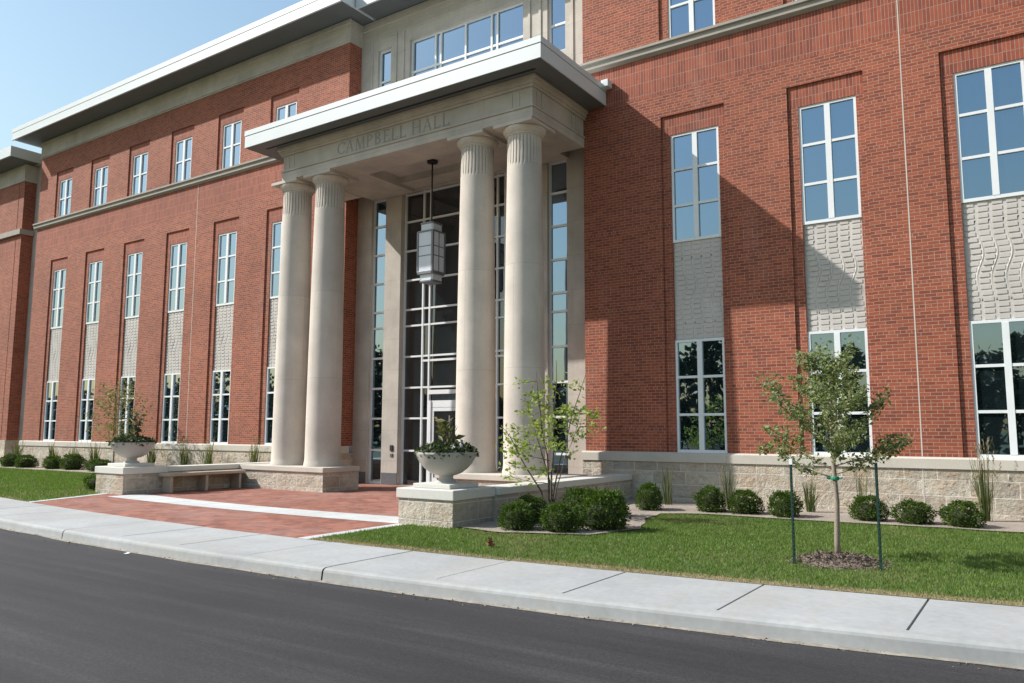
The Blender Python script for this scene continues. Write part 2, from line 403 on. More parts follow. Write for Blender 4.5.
g = MB(); g.quad((-600,-600,ZR-.03),(600,-600,ZR-.03),(600,600,ZR-.03),(-600,600,ZR-.03)); structure('ground', g, 'far')
xs = [-120, -80, -50, -35] + [-30+.5*i for i in range(85)] + [16, 22, 30, 45, 70]
g = MB()
for a, b in zip(xs, xs[1:]): g.quad((a,-4.2,ZR),(b,-4.2,ZR),(b,yc(b)+.05,ZR),(a,yc(a)+.05,ZR))
structure('road', g, 'asphalt')
# walk slabs with real open joints, kerb with rounded nose
g = MB(); base = MB()
jx = [-1-1.5*k for k in range(-9, 26)]; jx.sort()
gap = .011
for a, b in zip(jx, jx[1:]):
    n = 3; ww = random.uniform(-.0015, .0015)
    for k in range(n):
        p = a + gap + (b-a-2*gap)*k/n; q = a + gap + (b-a-2*gap)*(k+1)/n
        g.quad((p,yc(p)+.17,ZG+ww),(q,yc(q)+.17,ZG+ww),(q,yw(q),ZG+ww),(p,yw(p),ZG+ww))
    for e in (a+gap, b-gap): g.quad((e,yc(e)+.17,ZG+ww),(e,yw(e),ZG+ww),(e,yw(e),ZG-.03),(e,yc(e)+.17,ZG-.03))
    base.quad((a,yc(a)+.1,ZG-.025),(b,yc(b)+.1,ZG-.025),(b,yw(b),ZG-.025),(a,yw(a),ZG-.025))
structure('pavement', g, 'concrete'); structure('pavement_joint_bed', base, 'joint')
g = MB()
prof = [(.174, ZG+.001), (.06, ZG-.002), (.032, ZG-.009), (.014, ZG-.022), (.004, ZG-.045), (-.012, ZR-.02)]
kj = [-67, -61, -55, -49, -43, -37, -31, -25, -19, -13, -7, -1+2, 7, 13, 19]
for a, b in zip(kj, kj[1:]):
    nn = 12; ss = [a+.012+(b-a-.024)*k/nn for k in range(nn+1)]
    for p, q in zip(ss, ss[1:]):
        for (o1, z1), (o2, z2) in zip(prof, prof[1:]):
            g.quad((p,yc(p)+o2,z2),(q,yc(q)+o2,z2),(q,yc(q)+o1,z1),(p,yc(p)+o1,z1))
structure('kerb', g, 'kerb')
g = MB()                                        # mortar smear where the kerb meets the asphalt
px = np.arange(-60, 15, .12)
wv = [.055 + .04*noise.noise(Vector((x*.9, 0, 0))) + .012*noise.noise(Vector((x*5, 3, 0))) for x in px]
for i in range(len(px)-1): g.quad((px[i],yc(px[i])-.012-wv[i],ZR+.004),(px[i+1],yc(px[i+1])-.012-wv[i+1],ZR+.004),(px[i+1],yc(px[i+1])-.006,ZR+.012),(px[i],yc(px[i])-.006,ZR+.012))
structure('kerb_footing', g, 'smear')

# lawns
PL = [(-18.35, 8.75), (-19.35, 10.85)]         # left edge of the plaza
def lawn(name, poly):
    g = MB(); g.poly([(x, y, ZG) for x, y in poly]); n = len(poly)
    for k in range(n):
        (x, y), (u, v) = poly[k], poly[(k+1) % n]; g.quad((x,y,ZG-.2),(u,v,ZG-.2),(u,v,ZG),(x,y,ZG))
    return structure(name, g, 'lawn')
rx = [-9.0+.5*i for i in range(45)]
lawn('lawn', [(x, yw(x)) for x in rx] + [(13, 16.8), (-8.2, 16.8), (-8.2, 10.2), (-9.0, 10.2)])
lx = [-60, -45, -35] + [-30+.8*i for i in range(15)]
lawn('lawn', [(x, yw(x)) for x in lx] + [(-18.55, yw(-18.55)), (-19.6, 10.9), (-19.3, 16.8), (-60, 16.8)])
g = MB()
for x in [-9+.1*i for i in range(215)]:
    f = lambda q: yw(q)+.22+.10*noise.noise(Vector((q*1.7, 0, 4)))+.05*noise.noise(Vector((q*7, 2, 4)))
    g.quad((x,yw(x),ZG+.004),(x+.1,yw(x+.1),ZG+.004),(x+.1,f(x+.1),ZG+.004),(x,f(x),ZG+.004))
structure('dry_verge', g, 'verge')
# planting beds
def bed(name, pts, h=.02, mat='mulch'):
    bm = bmesh.new()
    vs = [bm.verts.new((x, y, ZG+.006)) for x, y in pts]; bm.faces.new(vs)
    bmesh.ops.inset_region(bm, faces=bm.faces[:], thickness=.10, depth=0)
    inner = [f for f in bm.faces if len(f.verts) == len(pts)][0]
    for v in inner.verts: v.co.z += h
    bmesh.ops.triangulate(bm, faces=[inner])
    me = bpy.data.meshes.new(name); bm.to_mesh(me); bm.free(); me.materials.append(M[mat])
    o = link(name, me); o['kind'] = 'structure'; return o
def wob(pts, amp=.06, n=6):
    out = []
    for (a, b), (c, d) in zip(pts, pts[1:]):
        for k in range(n):
            t = k/n; x = a+(c-a)*t; y = b+(d-b)*t
            out.append((x + amp*noise.noise(Vector((x*2, y*2, 1))), y + amp*noise.noise(Vector((x*2, y*2, 9)))))
    return out + [pts[-1]]
front = wob([(-8.15, 10.32), (-7.0, 10.15), (-5.8, 10.7), (-5.45, 11.8), (-6.0, 13.2), (-6.1, 14.2), (-5.4, 14.62), (-3.6, 14.6), (-1.8, 14.75), (0, 14.8), (3, 14.9), (7, 15), (12, 15.1)])
bed('planting_bed', front + [(12, 16.78), (-8.15, 16.78)])
frontl = wob([(-40, 15.3), (-34, 15.3), (-30, 15.4), (-26, 15.3), (-19.3, 15.3)])
bed('planting_bed', frontl + [(-19.3, 16.78), (-40, 16.78)])

# plaza of brick pavers with concrete bands
zp = ZG - .004
g = MB(); xx = [-18.4+.4*i for i in range(24)]
xx[-1] = -9.2
g.poly([(x, yw(x), zp) for x in xx] + [(-9.2, 10.3, zp), (-9.2, 17.7, zp), (-19.2, 17.7, zp), (-19.4, 10.9, zp)])
structure('plaza', g, 'paver')
def strip(name, mat, lo, hi, z, x0, x1, n=24):
    g = MB()
    for k in range(n):
        a = x0+(x1-x0)*k/n; b = x0+(x1-x0)*(k+1)/n
        g.quad((a,lo(a),z),(b,lo(b),z),(b,hi(b),z),(a,hi(a),z))
    return structure(name, g, mat)
arc = lambda x: .016*(x+13.2)**2
strip('concrete_band', 'band', lambda x: 10.13+.55*arc(x), lambda x: 10.93+.8*arc(x), ZG, -18.6, -9.05)
g = MB(); g.poly([(-9.22, yw(-9.22), ZG+.003), (-9.0, yw(-9.0), ZG+.003), (-9.0, 10.25, ZG+.003), (-9.22, 10.25, ZG+.003)])
g.poly([(-18.62, yw(-18.6)-.02, ZG+.003), (-18.38, yw(-18.4)-.02, ZG+.003), (-19.38, 10.9, ZG+.003), (-19.62, 10.9, ZG+.003)])
structure('plaza_edging', g, 'band')

# ------------------------------------------------------------------ BUILDING
B = empty('campus_building', (CX, D, ZG), 'three storey red brick hall with limestone column porch and white roof edges', 'building')
LW = [-35.58+2.895*i for i in range(6)]; WLw = 1.05
RW = [-6.87+2.918*i for i in range(6)]; WRw = 1.155
X_LL, X_LR, X_RL, X_RR = -37.25, -17.55, -9.17, 12.5
REC, RD = .19, .045          # brick frame round each window bay: margin and depth
GD = .07                      # glass line behind the recess
def wing(x0, x1, wins, ww):
    mb = MB(); mb.zbreaks = [7.97, 8.97, ZF0]
    recs = [(a-REC-.03, a+ww+REC-.03, ZL1, 7.40) for a in wins] + [(a-REC-.03, a+ww+REC-.03, ZS1, ZT1+.42) for a in wins]
    mb.wall(D, x0, x1, ZL1, ZF0, recs, RD, lambda x, z: 1 if 7.97 < z < 8.97 else 0)
    for a in wins:
        h = (a, a+ww, ZW0, ZW3)
        mb.zbreaks = [ZW3]
        mb.wall(D+RD, a-REC-.03, a+ww+REC-.03, ZL1, 7.40, [h], GD, lambda x, z: 1 if z > ZW3 else 0)
        mb.zbreaks = [ZT1]
        mb.wall(D+RD, a-REC-.03, a+ww+REC-.03, ZS1, ZT1+.42, [(a, a+ww, ZT0, ZT1)], GD, lambda x, z: 1 if z > ZT1 else 0)
    return mb
for x0, x1, wins, ww in ((X_LL, X_LR, LW, WLw), (X_RL, X_RR, RW, WRw)):
    mb = wing(x0, x1, wins, ww)
    # returns at the ends of the wing
    for x, sgn in ((x0, -1), (x1, 1)):
        mb.quad(*[(x, D if (k in (0, 3)) == (sgn > 0) else D+8, z) for k, z in ((0, ZL1), (1, ZL1), (2, ZF0), (3, ZF0))])
    part('wall', mb, ['brick', 'soldier'], B)
    mb = MB(); mb.box(x0-.05, x1+.05, D-.06, D+8, ZG-.1, ZL0)
    part('stone_base', mb, 'rock', B)
    mb = MB(); mb.prism_x([(D-.09, ZL0), (D+.3, ZL0), (D+.3, ZL1+.004), (D-.03, ZL1+.004), (D-.09, ZL1-.03)], x0-.08, x1+.08)
    part('ledge', mb, 'ledge', B)
    mb = MB(); mb.prism_x([(D-.02, ZS0-.02), (D-.10, ZS0+.04), (D-.10, ZS1-.08), (D-.15, ZS1-.06), (D-.15, ZS1), (D+.02, ZS1+.03), (D+.02, ZS0-.02)], x0-.14, x1+(.14 if x1 > 0 else 0))
    part('string_course', mb, 'string', B)
    mb = MB(); mb.box(x0-.04, x1+.04, D-.04, D+8, ZF0, ZSOF); mb.box(x0-.06, x1+.06, D-.07, D-.04, ZF0+.05, ZF0+.11); mb.box(x0-.06, x1+.06, D-.09, D-.04, ZSOF-.14, ZSOF-.002)
    part('frieze', mb, 'limewall', B)
def roof(x0, x1, y0, z0, z1):
    mb = MB()
    mb.box(x0, x1, y0, D+12, z0+.05, z1); mb.box(x0-.012, x1+.012, y0-.012, D+12, z1-.17, z1+.02); mb.box(x0-.012, x1+.012, y0-.012, y0+.05, z0, z0+.06)
    o = part('roof', mb, 'fascia', B)
    mb = MB(); mb.box(x0+.05, x1-.05, y0+.04, D+3, z0+.025, z0+.046)
    part('soffit', mb, 'soffit', o)
    return o
roof(-38.05, -17.0, 15.85, ZSOF, ZEAVE); roof(-9.7, 13.2, 15.85, ZSOF, ZEAVE)
roof(-16.96, -9.74, 16.45, ZSOF, ZEAVE)
# far block beyond the narrow glazed strip
mb = MB(); x0, x1 = -58, -38.75
recs = [(a, a+1.05, ZW0, ZW3) for a in (-41.6, -44.5, -47.4, -50.3, -53.2)]
mb.zbreaks = [7.97, 8.97]
mb.wall(D, x0, x1, ZL1, ZF0-.75, recs, .2, lambda x, z: 1 if 7.97 < z < 8.97 else 0)
mb.quad((x1,D,ZL1),(x1,D+8,ZL1),(x1,D+8,ZF0-.75),(x1,D,ZF0-.75)); mb.quad((x0,D+8,ZL1),(x0,D,ZL1),(x0,D,ZF0-.75),(x0,D+8,ZF0-.75))
mb.box(x1-.52, x1-.5, D-.012, D, ZL1, ZF0-.76)
part('wall', mb, ['brick', 'soldier'], B)
mb = MB(); mb.box(x0, x1+.05, D-.06, D+8, ZG-.1, ZL1); part('stone_base', mb, 'rock', B)
mb = MB(); mb.box(x0, x1+.1, D-.12, D+.5, ZS0, ZS1); part('string_course', mb, 'string', B)
mb = MB(); mb.box(x0, x1+.05, D-.05, D+8, ZF0-.75, ZSOF-.7); part('frieze', mb, 'limewall', B)
mb = MB(); mb.box(x0, x1+.55, 15.9, D+12, ZSOF-.65, ZEAVE-.7); o = part('roof', mb, 'fascia', B)
mb = MB(); mb.box(x0, x1+.5, 15.95, D+.3, ZSOF-.69, ZSOF-.66); part('soffit', mb, 'soffit', o)
# stone link between far block and wing
mb = MB(); mb.wall(DR, -38.85, -37.2, ZG, 12.6, [(-38.1, -37.65, .0, 11.2)], .12); part('wall', mb, 'limewall', B)
mb = MB()
for z in (0, 1.9, 3.8, 5.7, 7.6, 9.5, 11.13): mb.box(-38.1, -37.65, DR+.02, DR+.1, z, z+.07)
mb.box(-38.1, -38.04, DR+.015, DR+.1, 0.001, 11.2); o = part('window', mb, 'alu', B)
mb = MB(); mb.box(-38.1, -37.65, DR+.08, DR+.09, .01, 11.19); part('pane', mb, 'glass', o)

# ---- windows (frame, panes) ; local origin = lower left corner on the glass line
def win_mesh(w, h, rows, cm=.115, fr=.055, cols=2, hb=.055, fd=.075):
    f = MB(); 
    f.box(0, fr, 0, fd, 0, h); f.box(w-fr, w, 0, fd, 0, h); f.box(fr, w-fr, 0, fd, h-fr, h); f.box(fr, w-fr, 0, fd, 0, fr+.01)
    if cols == 2: f.box(w/2-cm/2, w/2+cm/2, -.006, fd, fr+.01, h-fr)
    zs = [h*k/rows for k in range(1, rows)] if isinstance(rows, int) else rows
    for z in zs:
        if cols == 2: f.box(fr, w/2-cm/2, .004, fd, z-hb/2, z+hb/2); f.box(w/2+cm/2, w-fr, .004, fd, z-hb/2, z+hb/2)
        else: f.box(fr, w-fr, .004, fd, z-hb/2, z+hb/2)
    g = MB(); edges = [fr+.01] + zs + [h-fr]
    spans = [(fr, w/2-cm/2), (w/2+cm/2, w-fr)] if cols == 2 else [(fr, w-fr)]
    for a, b in spans:
        for c, d in zip(edges, edges[1:]):
            t1, t2 = random.uniform(-.0018, .0018), random.uniform(-.0012, .0012); y = .045
            g.quad((a-.01,y-t1-t2,c-.01),(b+.01,y+t1-t2,c-.01),(b+.01,y+t1+t2,d+.01),(a-.01,y-t1+t2,d+.01))
    return f, g
def panel_mesh(w, h):
    b = MB(); b.box(0, w, 0, .06, 0, h)
    rows = 20; rh = h/rows; cols = 5; cw = w/cols
    for r_ in range(rows):
        z = r_*rh+rh*.5; t = (z/h-.5)
        env = math.exp(-(t/.24)**2)
        sh = .085*env*math.sin(t*11+.6)
        for c in range(cols+1):
            x = (c+.5)*cw + sh - cw*.3*(1 if False else 0); a, e = x-cw*.36, x+cw*.36
            if a < .01: a = .012
            if e > w-.01: e = w-.012
            if e-a < .05: continue
            pr = .0135 + .008*env*math.sin(t*11+c*1.9)
            z0, z1 = z-rh*.31, z+rh*.31; y = -max(.010, pr)
            b.quad((a,y,z0),(e,y*.7,z0),(e,y*.7,z1),(a,y,z1))
            b.quad((a,0,z0),(e,0,z0),(e,y*.7,z0),(a,y,z0)); b.quad((a,y,z1),(e,y*.7,z1),(e,0,z1),(a,0,z1))
            b.quad((a,0,z0),(a,y,z0),(a,y,z1),(a,0,z1)); b.quad((e,y*.7,z0),(e,0,z0),(e,0,z1),(e,y*.7,z1))
    for c in range(cols-1):                        # sinuous ribs across the middle of the panel
        n = 22
        for k in range(n):
            def P(kk):
                z = h*(.16+.68*kk/n); t = z/h-.5; env = math.exp(-(t/.24)**2)
                return (c+1)*cw+.085*env*math.sin(t*11+.6), z,   .011*env*math.cos(math.pi*(kk/n-.5))
            (xa, za, ya), (xb, zb, yb) = P(k), P(k+1); r_ = .026
            b.quad((xa-r_,0,za),(xa,-ya,za),(xb,-yb,zb),(xb-r_,0,zb)); b.quad((xa,-ya,za),(xa+r_,0,za),(xb+r_,0,zb),(xb,-yb,zb))
    return b
YG = D+RD+.022
for wins, ww, tag_ in ((LW, WLw, 'l'), (RW, WRw, 'r')):
    kinds = [(ZW0, ZW1-ZW0, 3), (ZW2, ZW3-ZW2, 3), (ZT0, ZT1-ZT0, 2)]
    pm = panel_mesh(ww, ZW2-ZW1).mesh('spandrel_panel', 'precast')
    for z0, h, rows in kinds:
        f, gl = win_mesh(ww, h, rows); fm = f.mesh('window', 'alu'); gm = gl.mesh('pane', 'glass')
        for a in wins:
            o = link('window', fm, B, (a, YG, z0)); p = link('pane', gm, o, (a, YG, z0))
            p.rotation_euler = (random.uniform(-.0012, .0012), 0, random.uniform(-.0015, .0015))
    for a in wins: link('spandrel_panel', pm, B, (a, D+RD+.06, ZW1))
# far block windows, plain
f, gl = win_mesh(1.05, ZW3-ZW0, 8); fm = f.mesh('window', 'alu'); gm = gl.mesh('pane', 'glass')
for a in (-41.6, -44.5, -47.4, -50.3, -53.2):
    o = link('window', fm, B, (a, D+.1, ZW0)); link('pane', gm, o, (a, D+.1, ZW0))
# expansion joints in the brickwork
for x in (-1.93, -25.25):
    mb = MB(); mb.box(x-.011, x+.011, D-.003, D+.01, ZL1+.01, ZS0-.02); mb.box(x-.010, x+.010, D-.063, D-.05, ZG+.05, ZL0-.003)
    part('expansion_joint', mb, 'caulk', B)

# ---- stone bay with the entrance
SL = [(-16.95, -16.35), (-10.56, -9.96)]
GX0, GX1 = -15.72, -11.28; YGL = 17.62
mb = MB(); ub = [(-16.83, -16.28, 10.15, 12.0), (-15.5, -11.33, 10.15, 12.0), (-10.54, -9.98, 10.15, 12.0)]
hs = [(a, b, ZG, 7.13) for a, b in SL] + [(GX0, GX1, ZG, 7.18)] + ub
mb.wall(DR, X_LR, X_RL, ZG, ZSOF, hs, .27)
for x, w in ((-16.98, .5), (-11.9, .5)): pass
for a, b, c, d in ((-17.1, -16.02, 9.4, 12.42), (-15.78, -11.08, 9.4, 12.42), (-10.8, -9.72, 9.4, 12.42)):   # shallow frames round the upper windows
    for q in ((a, a+.07, c, d), (b-.07, b, c, d), (a+.07, b-.07, d-.07, d)): mb.box(q[0], q[1], DR-.03, DR-.001, q[2], q[3])
mb.box(X_LR, X_RL, DR-.05, DR-.001, ZSOF-.25, ZSOF-.003)
part('stone_bay', mb, 'limewall', B)
for a, b in ((X_LR+.01, -16.97), (-16.33, GX0-.002), (GX1+.002, -10.58), (-9.94, X_RL-.01)):
    mb = MB(); mb.box(a, b, DR-.012, DR+.2, ZG, ZG+.34); part('plinth_course', mb, 'granite', B)
ZB = [ZG+.05, -.59, .35, 1.25, 2.17, 3.09, 3.58, 4.47, 5.37, 6.27, 7.13]
for a, b in SL:
    f, gl = win_mesh(b-a, 7.13-ZG, [z-ZG for z in ZB[1:-1]], cols=1, fr=.06, hb=.06)
    o = part('sidelight', f, 'alu', B, (a, DR+.1, ZG)); part('pane', gl, 'glass', o, (a, DR+.1, ZG))
for (a, b, c, d) in (ub[0], ub[2]):
    f, gl = win_mesh(b-a, d-c, [.82], cols=1); o = part('window', f, 'alu', B, (a, DR+.1, c)); part('pane', gl, 'glass', o, (a, DR+.1, c))
a, b, c, d = ub[1]; f = MB(); gl = MB()
f.box(a, b, DR+.1, DR+.18, c, c+.06); f.box(a, b, DR+.1, DR+.18, d-.06, d); f.box(a, b, DR+.104, DR+.18, c+.79, c+.85)
mx = [a, -14.62, -14.42, -12.41-.98, -12.41, -12.21, b-.055]
mx = [a, a+.92, a+1.12, CX+.06, b-1.17, b-.97, b-.055]
for x in mx: f.box(x, x+.055, DR+.096, DR+.18, c+.06, d-.06)
for x, y in zip(mx, mx[1:]):
    for z0, z1 in ((c+.05, c+.8), (c+.84, d-.05)):
        t = random.uniform(-.002, .002); gl.quad((x+.04,DR+.15-t,z0),(y+.01,DR+.15+t,z0),(y+.01,DR+.15+t,z1),(x+.04,DR+.15-t,z1))
o = part('window', f, 'alu', B); part('pane', gl, 'glass', o)
# curtain wall
f = MB(); gl = MB(); y0, y1 = YGL-.09, YGL
VX = [GX0, -15.0, -14.74, -12.32, -12.06, GX1-.06]
for x in VX: f.box(x, x+.052, y0, y1, ZG, 7.18)
for z in ZB[1:-1] + [7.12]:
    if z == -.59 or z == .35:
        segs = [(GX0+.052, -15.0), (-12.06+.052, GX1-.06)]
        segs += [(-14.948, -14.74), (-12.268, -12.06)] if z == .35 else []
    else: segs = [(x+.052, y) for x, y in zip(VX, VX[1:])]
    for p, q in segs: f.box(p, q, y0+.006, y1, z-.026, z+.026)
for p, q in ((-14.948, -14.74), (-14.688, -12.32), (-12.268, -12.06)): f.box(p, q, y0+.006, y1, 2.0, 2.06)
for p, q in zip(VX, VX[1:]):
    zz = ZB + [] ; zz = [ZG] + ZB[1:-1] + [7.15]
    if p == -14.74: zz = [z for z in zz if z > 1.2]
    for c, d in zip(zz, zz[1:]):
        t1, t2 = random.uniform(-.004, .004), random.uniform(-.002, .002)
        gl.quad((p+.05,y1-.03-t1,c),(q+.01,y1-.03+t1,c),(q+.01,y1-.03+t1+t2,d),(p+.05,y1-.03-t1+t2,d))
o = part('curtain_wall', f, 'alu', B); part('pane', gl, 'glassdark', o)
# doors under a bright header
mb = MB(); mb.box(-14.66, -12.34, YGL-.13, YGL, 1.04, 1.16); mb.box(-14.66, -14.58, YGL-.13, YGL, ZG, .855); mb.box(-12.42, -12.34, YGL-.13, YGL, ZG, .855); mb.box(-14.58, -12.42, YGL-.1, YGL-.02, .66, .855)
o = part('door_frame', mb, 'alu', B)
mb = MB(); mb.box(-14.58, -12.42, YGL-.07, YGL-.06, .85, 1.045); part('transom_pane', mb, 'glass', o)
for x0 in (-14.575, -13.495):
    x1 = x0+1.07; f = MB()
    f.box(x0, x0+.09, YGL-.1, YGL-.04, ZG+.01, .65); f.box(x1-.09, x1, YGL-.1, YGL-.04, ZG+.01, .65); f.box(x0+.09, x1-.09, YGL-.1, YGL-.04, .55, .65); f.box(x0+.09, x1-.09, YGL-.1, YGL-.04, ZG+.01, ZG+.25)
    o = part('door', f, 'alu', B)
    gl = MB(); gl.quad((x0+.09,YGL-.07,ZG+.24),(x1-.09,YGL-.07,ZG+.24),(x1-.09,YGL-.07,.56),(x0+.09,YGL-.07,.56)); part('pane', gl, 'glassdark', o)
    h = MB(); hx = x1-.35 if x0 < -14 else x0+.35
    h.tube([(hx, YGL-.17, -.75), (hx, YGL-.17, .42)], .018, 8); h.box(hx-.01, hx+.01, YGL-.17, YGL-.09, -.62, -.6); h.box(hx-.01, hx+.01, YGL-.17, YGL-.09, .28, .3)
    part('handle', h, 'alu', o, smooth=False)
mb = MB(); mb.box(-15.99, -15.87, DR-.03, DR, -.60, -.43); part('card_reader', mb, 'slot', B, bevel=.01)
mb = MB(); mb.box(-15.985, -15.875, DR-.022, DR, -.77, -.67); part('door_button', mb, 'lampframe', B, bevel=.008)

# ---- porch: columns, entablature, canopy
CZ0, CZ1 = -.96, 7.08
colx = [(-17.55, 14.93), (-16.20, 14.93), (-11.07, 14.93), (-9.70, 14.93)]
NF = 30; SEG = NF*5
prof = [(.50, CZ0), (.50, CZ0+.05), (.487, CZ0+.10), (.475, CZ0+.2)]
for k in range(1, 13):
    t = k/12; z = CZ0+.2+(6.05-CZ0-.2)*t; r = .475-.065*t**1.5
    prof.append((r, z))
fl0 = len(prof); prof += [(.408, 6.10), (.406, 6.16), (.402, 6.5), (.400, 6.74)]
fl1 = len(prof); prof += [(.400, 6.80), (.425, 6.815), (.425, 6.84), (.44, 6.85), (.475, 6.89), (.505, 6.94), (.515, 6.985), (.505, 7.0)]
def flute(j, k, r, z):
    if fl0+1 <= j < fl1: return r - (.034 if k % 5 == 0 else 0.)
    return r
cm = MB(); cm.lathe([(r, z-CZ0) for r, z in prof], SEG, rf=flute); cmesh = cm.mesh('column', 'column', True)
ab = MB(); ab.box(-.53, .53, -.53, .53, 0, .078); abm = ab.mesh('abacus', 'column')
for x, y in colx:
    o = link('column', cmesh, B, (x, y, CZ0)); link('abacus', abm, o, (x, y, 7.0))
    md = o.modifiers.new('edges', 'EDGE_SPLIT'); md.split_angle = R(50)
# plinths under the column pairs
def rock_plinth(name, x0, x1, y0, y1, zt, cap=.13):
    mb = MB(); mb.box(x0+.02, x1-.02, y0+.02, y1, ZG-.1, zt-cap); o = part(name, mb, 'rock', B)
    mb = MB(); mb.box(x0-.02, x1+.02, y0-.02, y1, zt-cap, zt); part('plinth_cap', mb, 'ledge', o, bevel=.012)
rock_plinth('column_plinth', -18.73, -15.38, 14.2, 15.5, CZ0); rock_plinth('column_plinth', -11.66, -8.42, 14.2, 15.5, CZ0)
# entablature
EY0, EX0, EX1 = 14.40, -17.62, -9.14
mb = MB()
def ring(z0, z1, o, inner=True):
    mb.box(EX0-o, EX1+o, EY0-o, 15.36, z0, z1)
    mb.box(EX0-o, EX0+.75, 15.36, D-.01, z0, z1); mb.box(EX1-.75, EX1+o, 15.36, D-.01, z0, z1)
ring(CZ1, 7.31, 0); ring(7.31, 7.345, .035); ring(7.345, 7.78, -.02); ring(7.78, 7.84, .03); ring(7.84, 7.93, .07); ring(7.93, 8.01, .12)
mb.box(EX0+.75, -15.2, 15.36, D+.5, CZ1+.02, 7.6); mb.box(-11.8, EX1-.75, 15.36, D+.5, CZ1+.02, 7.6)
mb.box(-15.2, -11.8, 16.7, D+.5, 7.19, 7.6)
for x in (EX0+.22, EX0+.42, EX1-.62, EX1-.42): mb.box(x, x+.06, EY0+.010, EY0+.02, 7.40, 7.74)
for y in (14.6, 14.8, 16.2, 16.4): mb.box(EX1-.02, EX1+.0, y, y+.06, 7.40, 7.74)
ent = part('entablature', mb, 'limewall', B)
mb = MB(); mb.box(-15.2, -11.8, 15.36, 16.7, 7.38, 7.5); part('porch_ceiling', mb, 'lime', B)
# name on the frieze: raised serif letters, colour carries the shade of incised cuts
def glyph(mb, ch, x, z, h, y):
    w = {'C': .80, 'A': .92, 'M': 1.1, 'P': .72, 'B': .78, 'E': .70, 'L': .68, 'H': .92}[ch]*h
    T, t, sf = .15*h, .065*h, .06*h; yy = (y, y+.02)
    def st(a, c, wd): mb.prism_y([(x+a, z+.03*h), (x+a+wd, z+.03*h), (x+a+wd, z+.97*h), (x+a, z+.97*h)], *yy); 
    def hb(a, b, c, wd): mb.prism_y([(x+a, z+c), (x+b, z+c), (x+b, z+c+wd), (x+a, z+c+wd)], yy[0]-.0006, yy[1])
    def ser(a, wd): 
        for c in (0, h-.04*h): hb(a-sf, a+wd+sf, c, .04*h)
    def diag(a0, c0, a1, c1, wd, dy): mb.prism_y([(x+a0, z+c0), (x+a0+wd, z+c0), (x+a1+wd, z+c1), (x+a1, z+c1)], yy[0]-dy, yy[1])
    def arcp(cx, cz, rx, rz, a0, a1, tk, n=14):
        o = [(x+cx+rx*math.cos(R(a0+(a1-a0)*k/n)), z+cz+rz*math.sin(R(a0+(a1-a0)*k/n))) for k in range(n+1)]
        i_ = [(x+cx+(rx-tk)*math.cos(R(a0+(a1-a0)*k/n)), z+cz+(rz-t)*math.sin(R(a0+(a1-a0)*k/n))) for k in range(n+1)]
        for k in range(n): mb.prism_y([o[k], o[k+1], i_[k+1], i_[k]], yy[0]-.0012, yy[1])
    if ch in 'LEHPB':
        st(sf, 0, T); ser(sf, T)
    if ch == 'L': hb(sf, w-.05*h, .0, t); hb(w-.09*h, w-.04*h, .0, .22*h)
    if ch == 'E':
        hb(sf, w-.06*h, 0, t); hb(sf, w-.08*h, h-t, t); hb(sf, w-.2*h, .49*h, t*.8); hb(w-.1*h, w-.05*h, 0, .2*h); hb(w-.12*h, w-.07*h, h-.18*h, .18*h)
    if ch == 'H': st(w-sf-T, 0, T); ser(w-sf-T, T); hb(sf, w-sf, .48*h, t*.8)
    if ch == 'P': arcp(sf+T*.8, .73*h, .46*h, .27*h, -90, 90, T)
    if ch == 'B': arcp(sf+T*.8, .755*h, .40*h, .245*h, -90, 90, T); arcp(sf+T*.8, .27*h, .48*h, .27*h, -90, 90, T)
    if ch == 'C': arcp(.5*h, .5*h, .48*h, .5*h, 40, 320, T); hb(.84*h, .88*h, .68*h, .26*h)
    if ch == 'A':
        diag(.08*h, 0, .40*h, h, t, .0004); diag(.70*h, 0, .38*h, h, T, .0008); hb(.2*h, .72*h, .3*h, t*.8); hb(0, .22*h, 0, .04*h); hb(.62*h, .92*h, 0, .04*h)
    if ch == 'M':
        diag(.08*h, 0, .16*h, h, t, .0004); diag(.86*h, 0, .82*h, h, T, .0004); diag(.50*h, 0, .14*h, h, T, .0008); diag(.50*h, 0, .86*h, h, t, .0012); hb(0, .2*h, 0, .04*h); hb(.80*h, 1.06*h, 0, .04*h)
    return w
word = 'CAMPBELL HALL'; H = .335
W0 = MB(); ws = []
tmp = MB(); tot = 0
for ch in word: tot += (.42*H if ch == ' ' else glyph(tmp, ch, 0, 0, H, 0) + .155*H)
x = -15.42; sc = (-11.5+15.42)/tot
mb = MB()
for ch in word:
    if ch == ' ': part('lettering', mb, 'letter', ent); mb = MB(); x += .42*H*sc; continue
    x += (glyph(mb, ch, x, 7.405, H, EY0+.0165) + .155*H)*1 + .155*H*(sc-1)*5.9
part('lettering', mb, 'letter', ent)
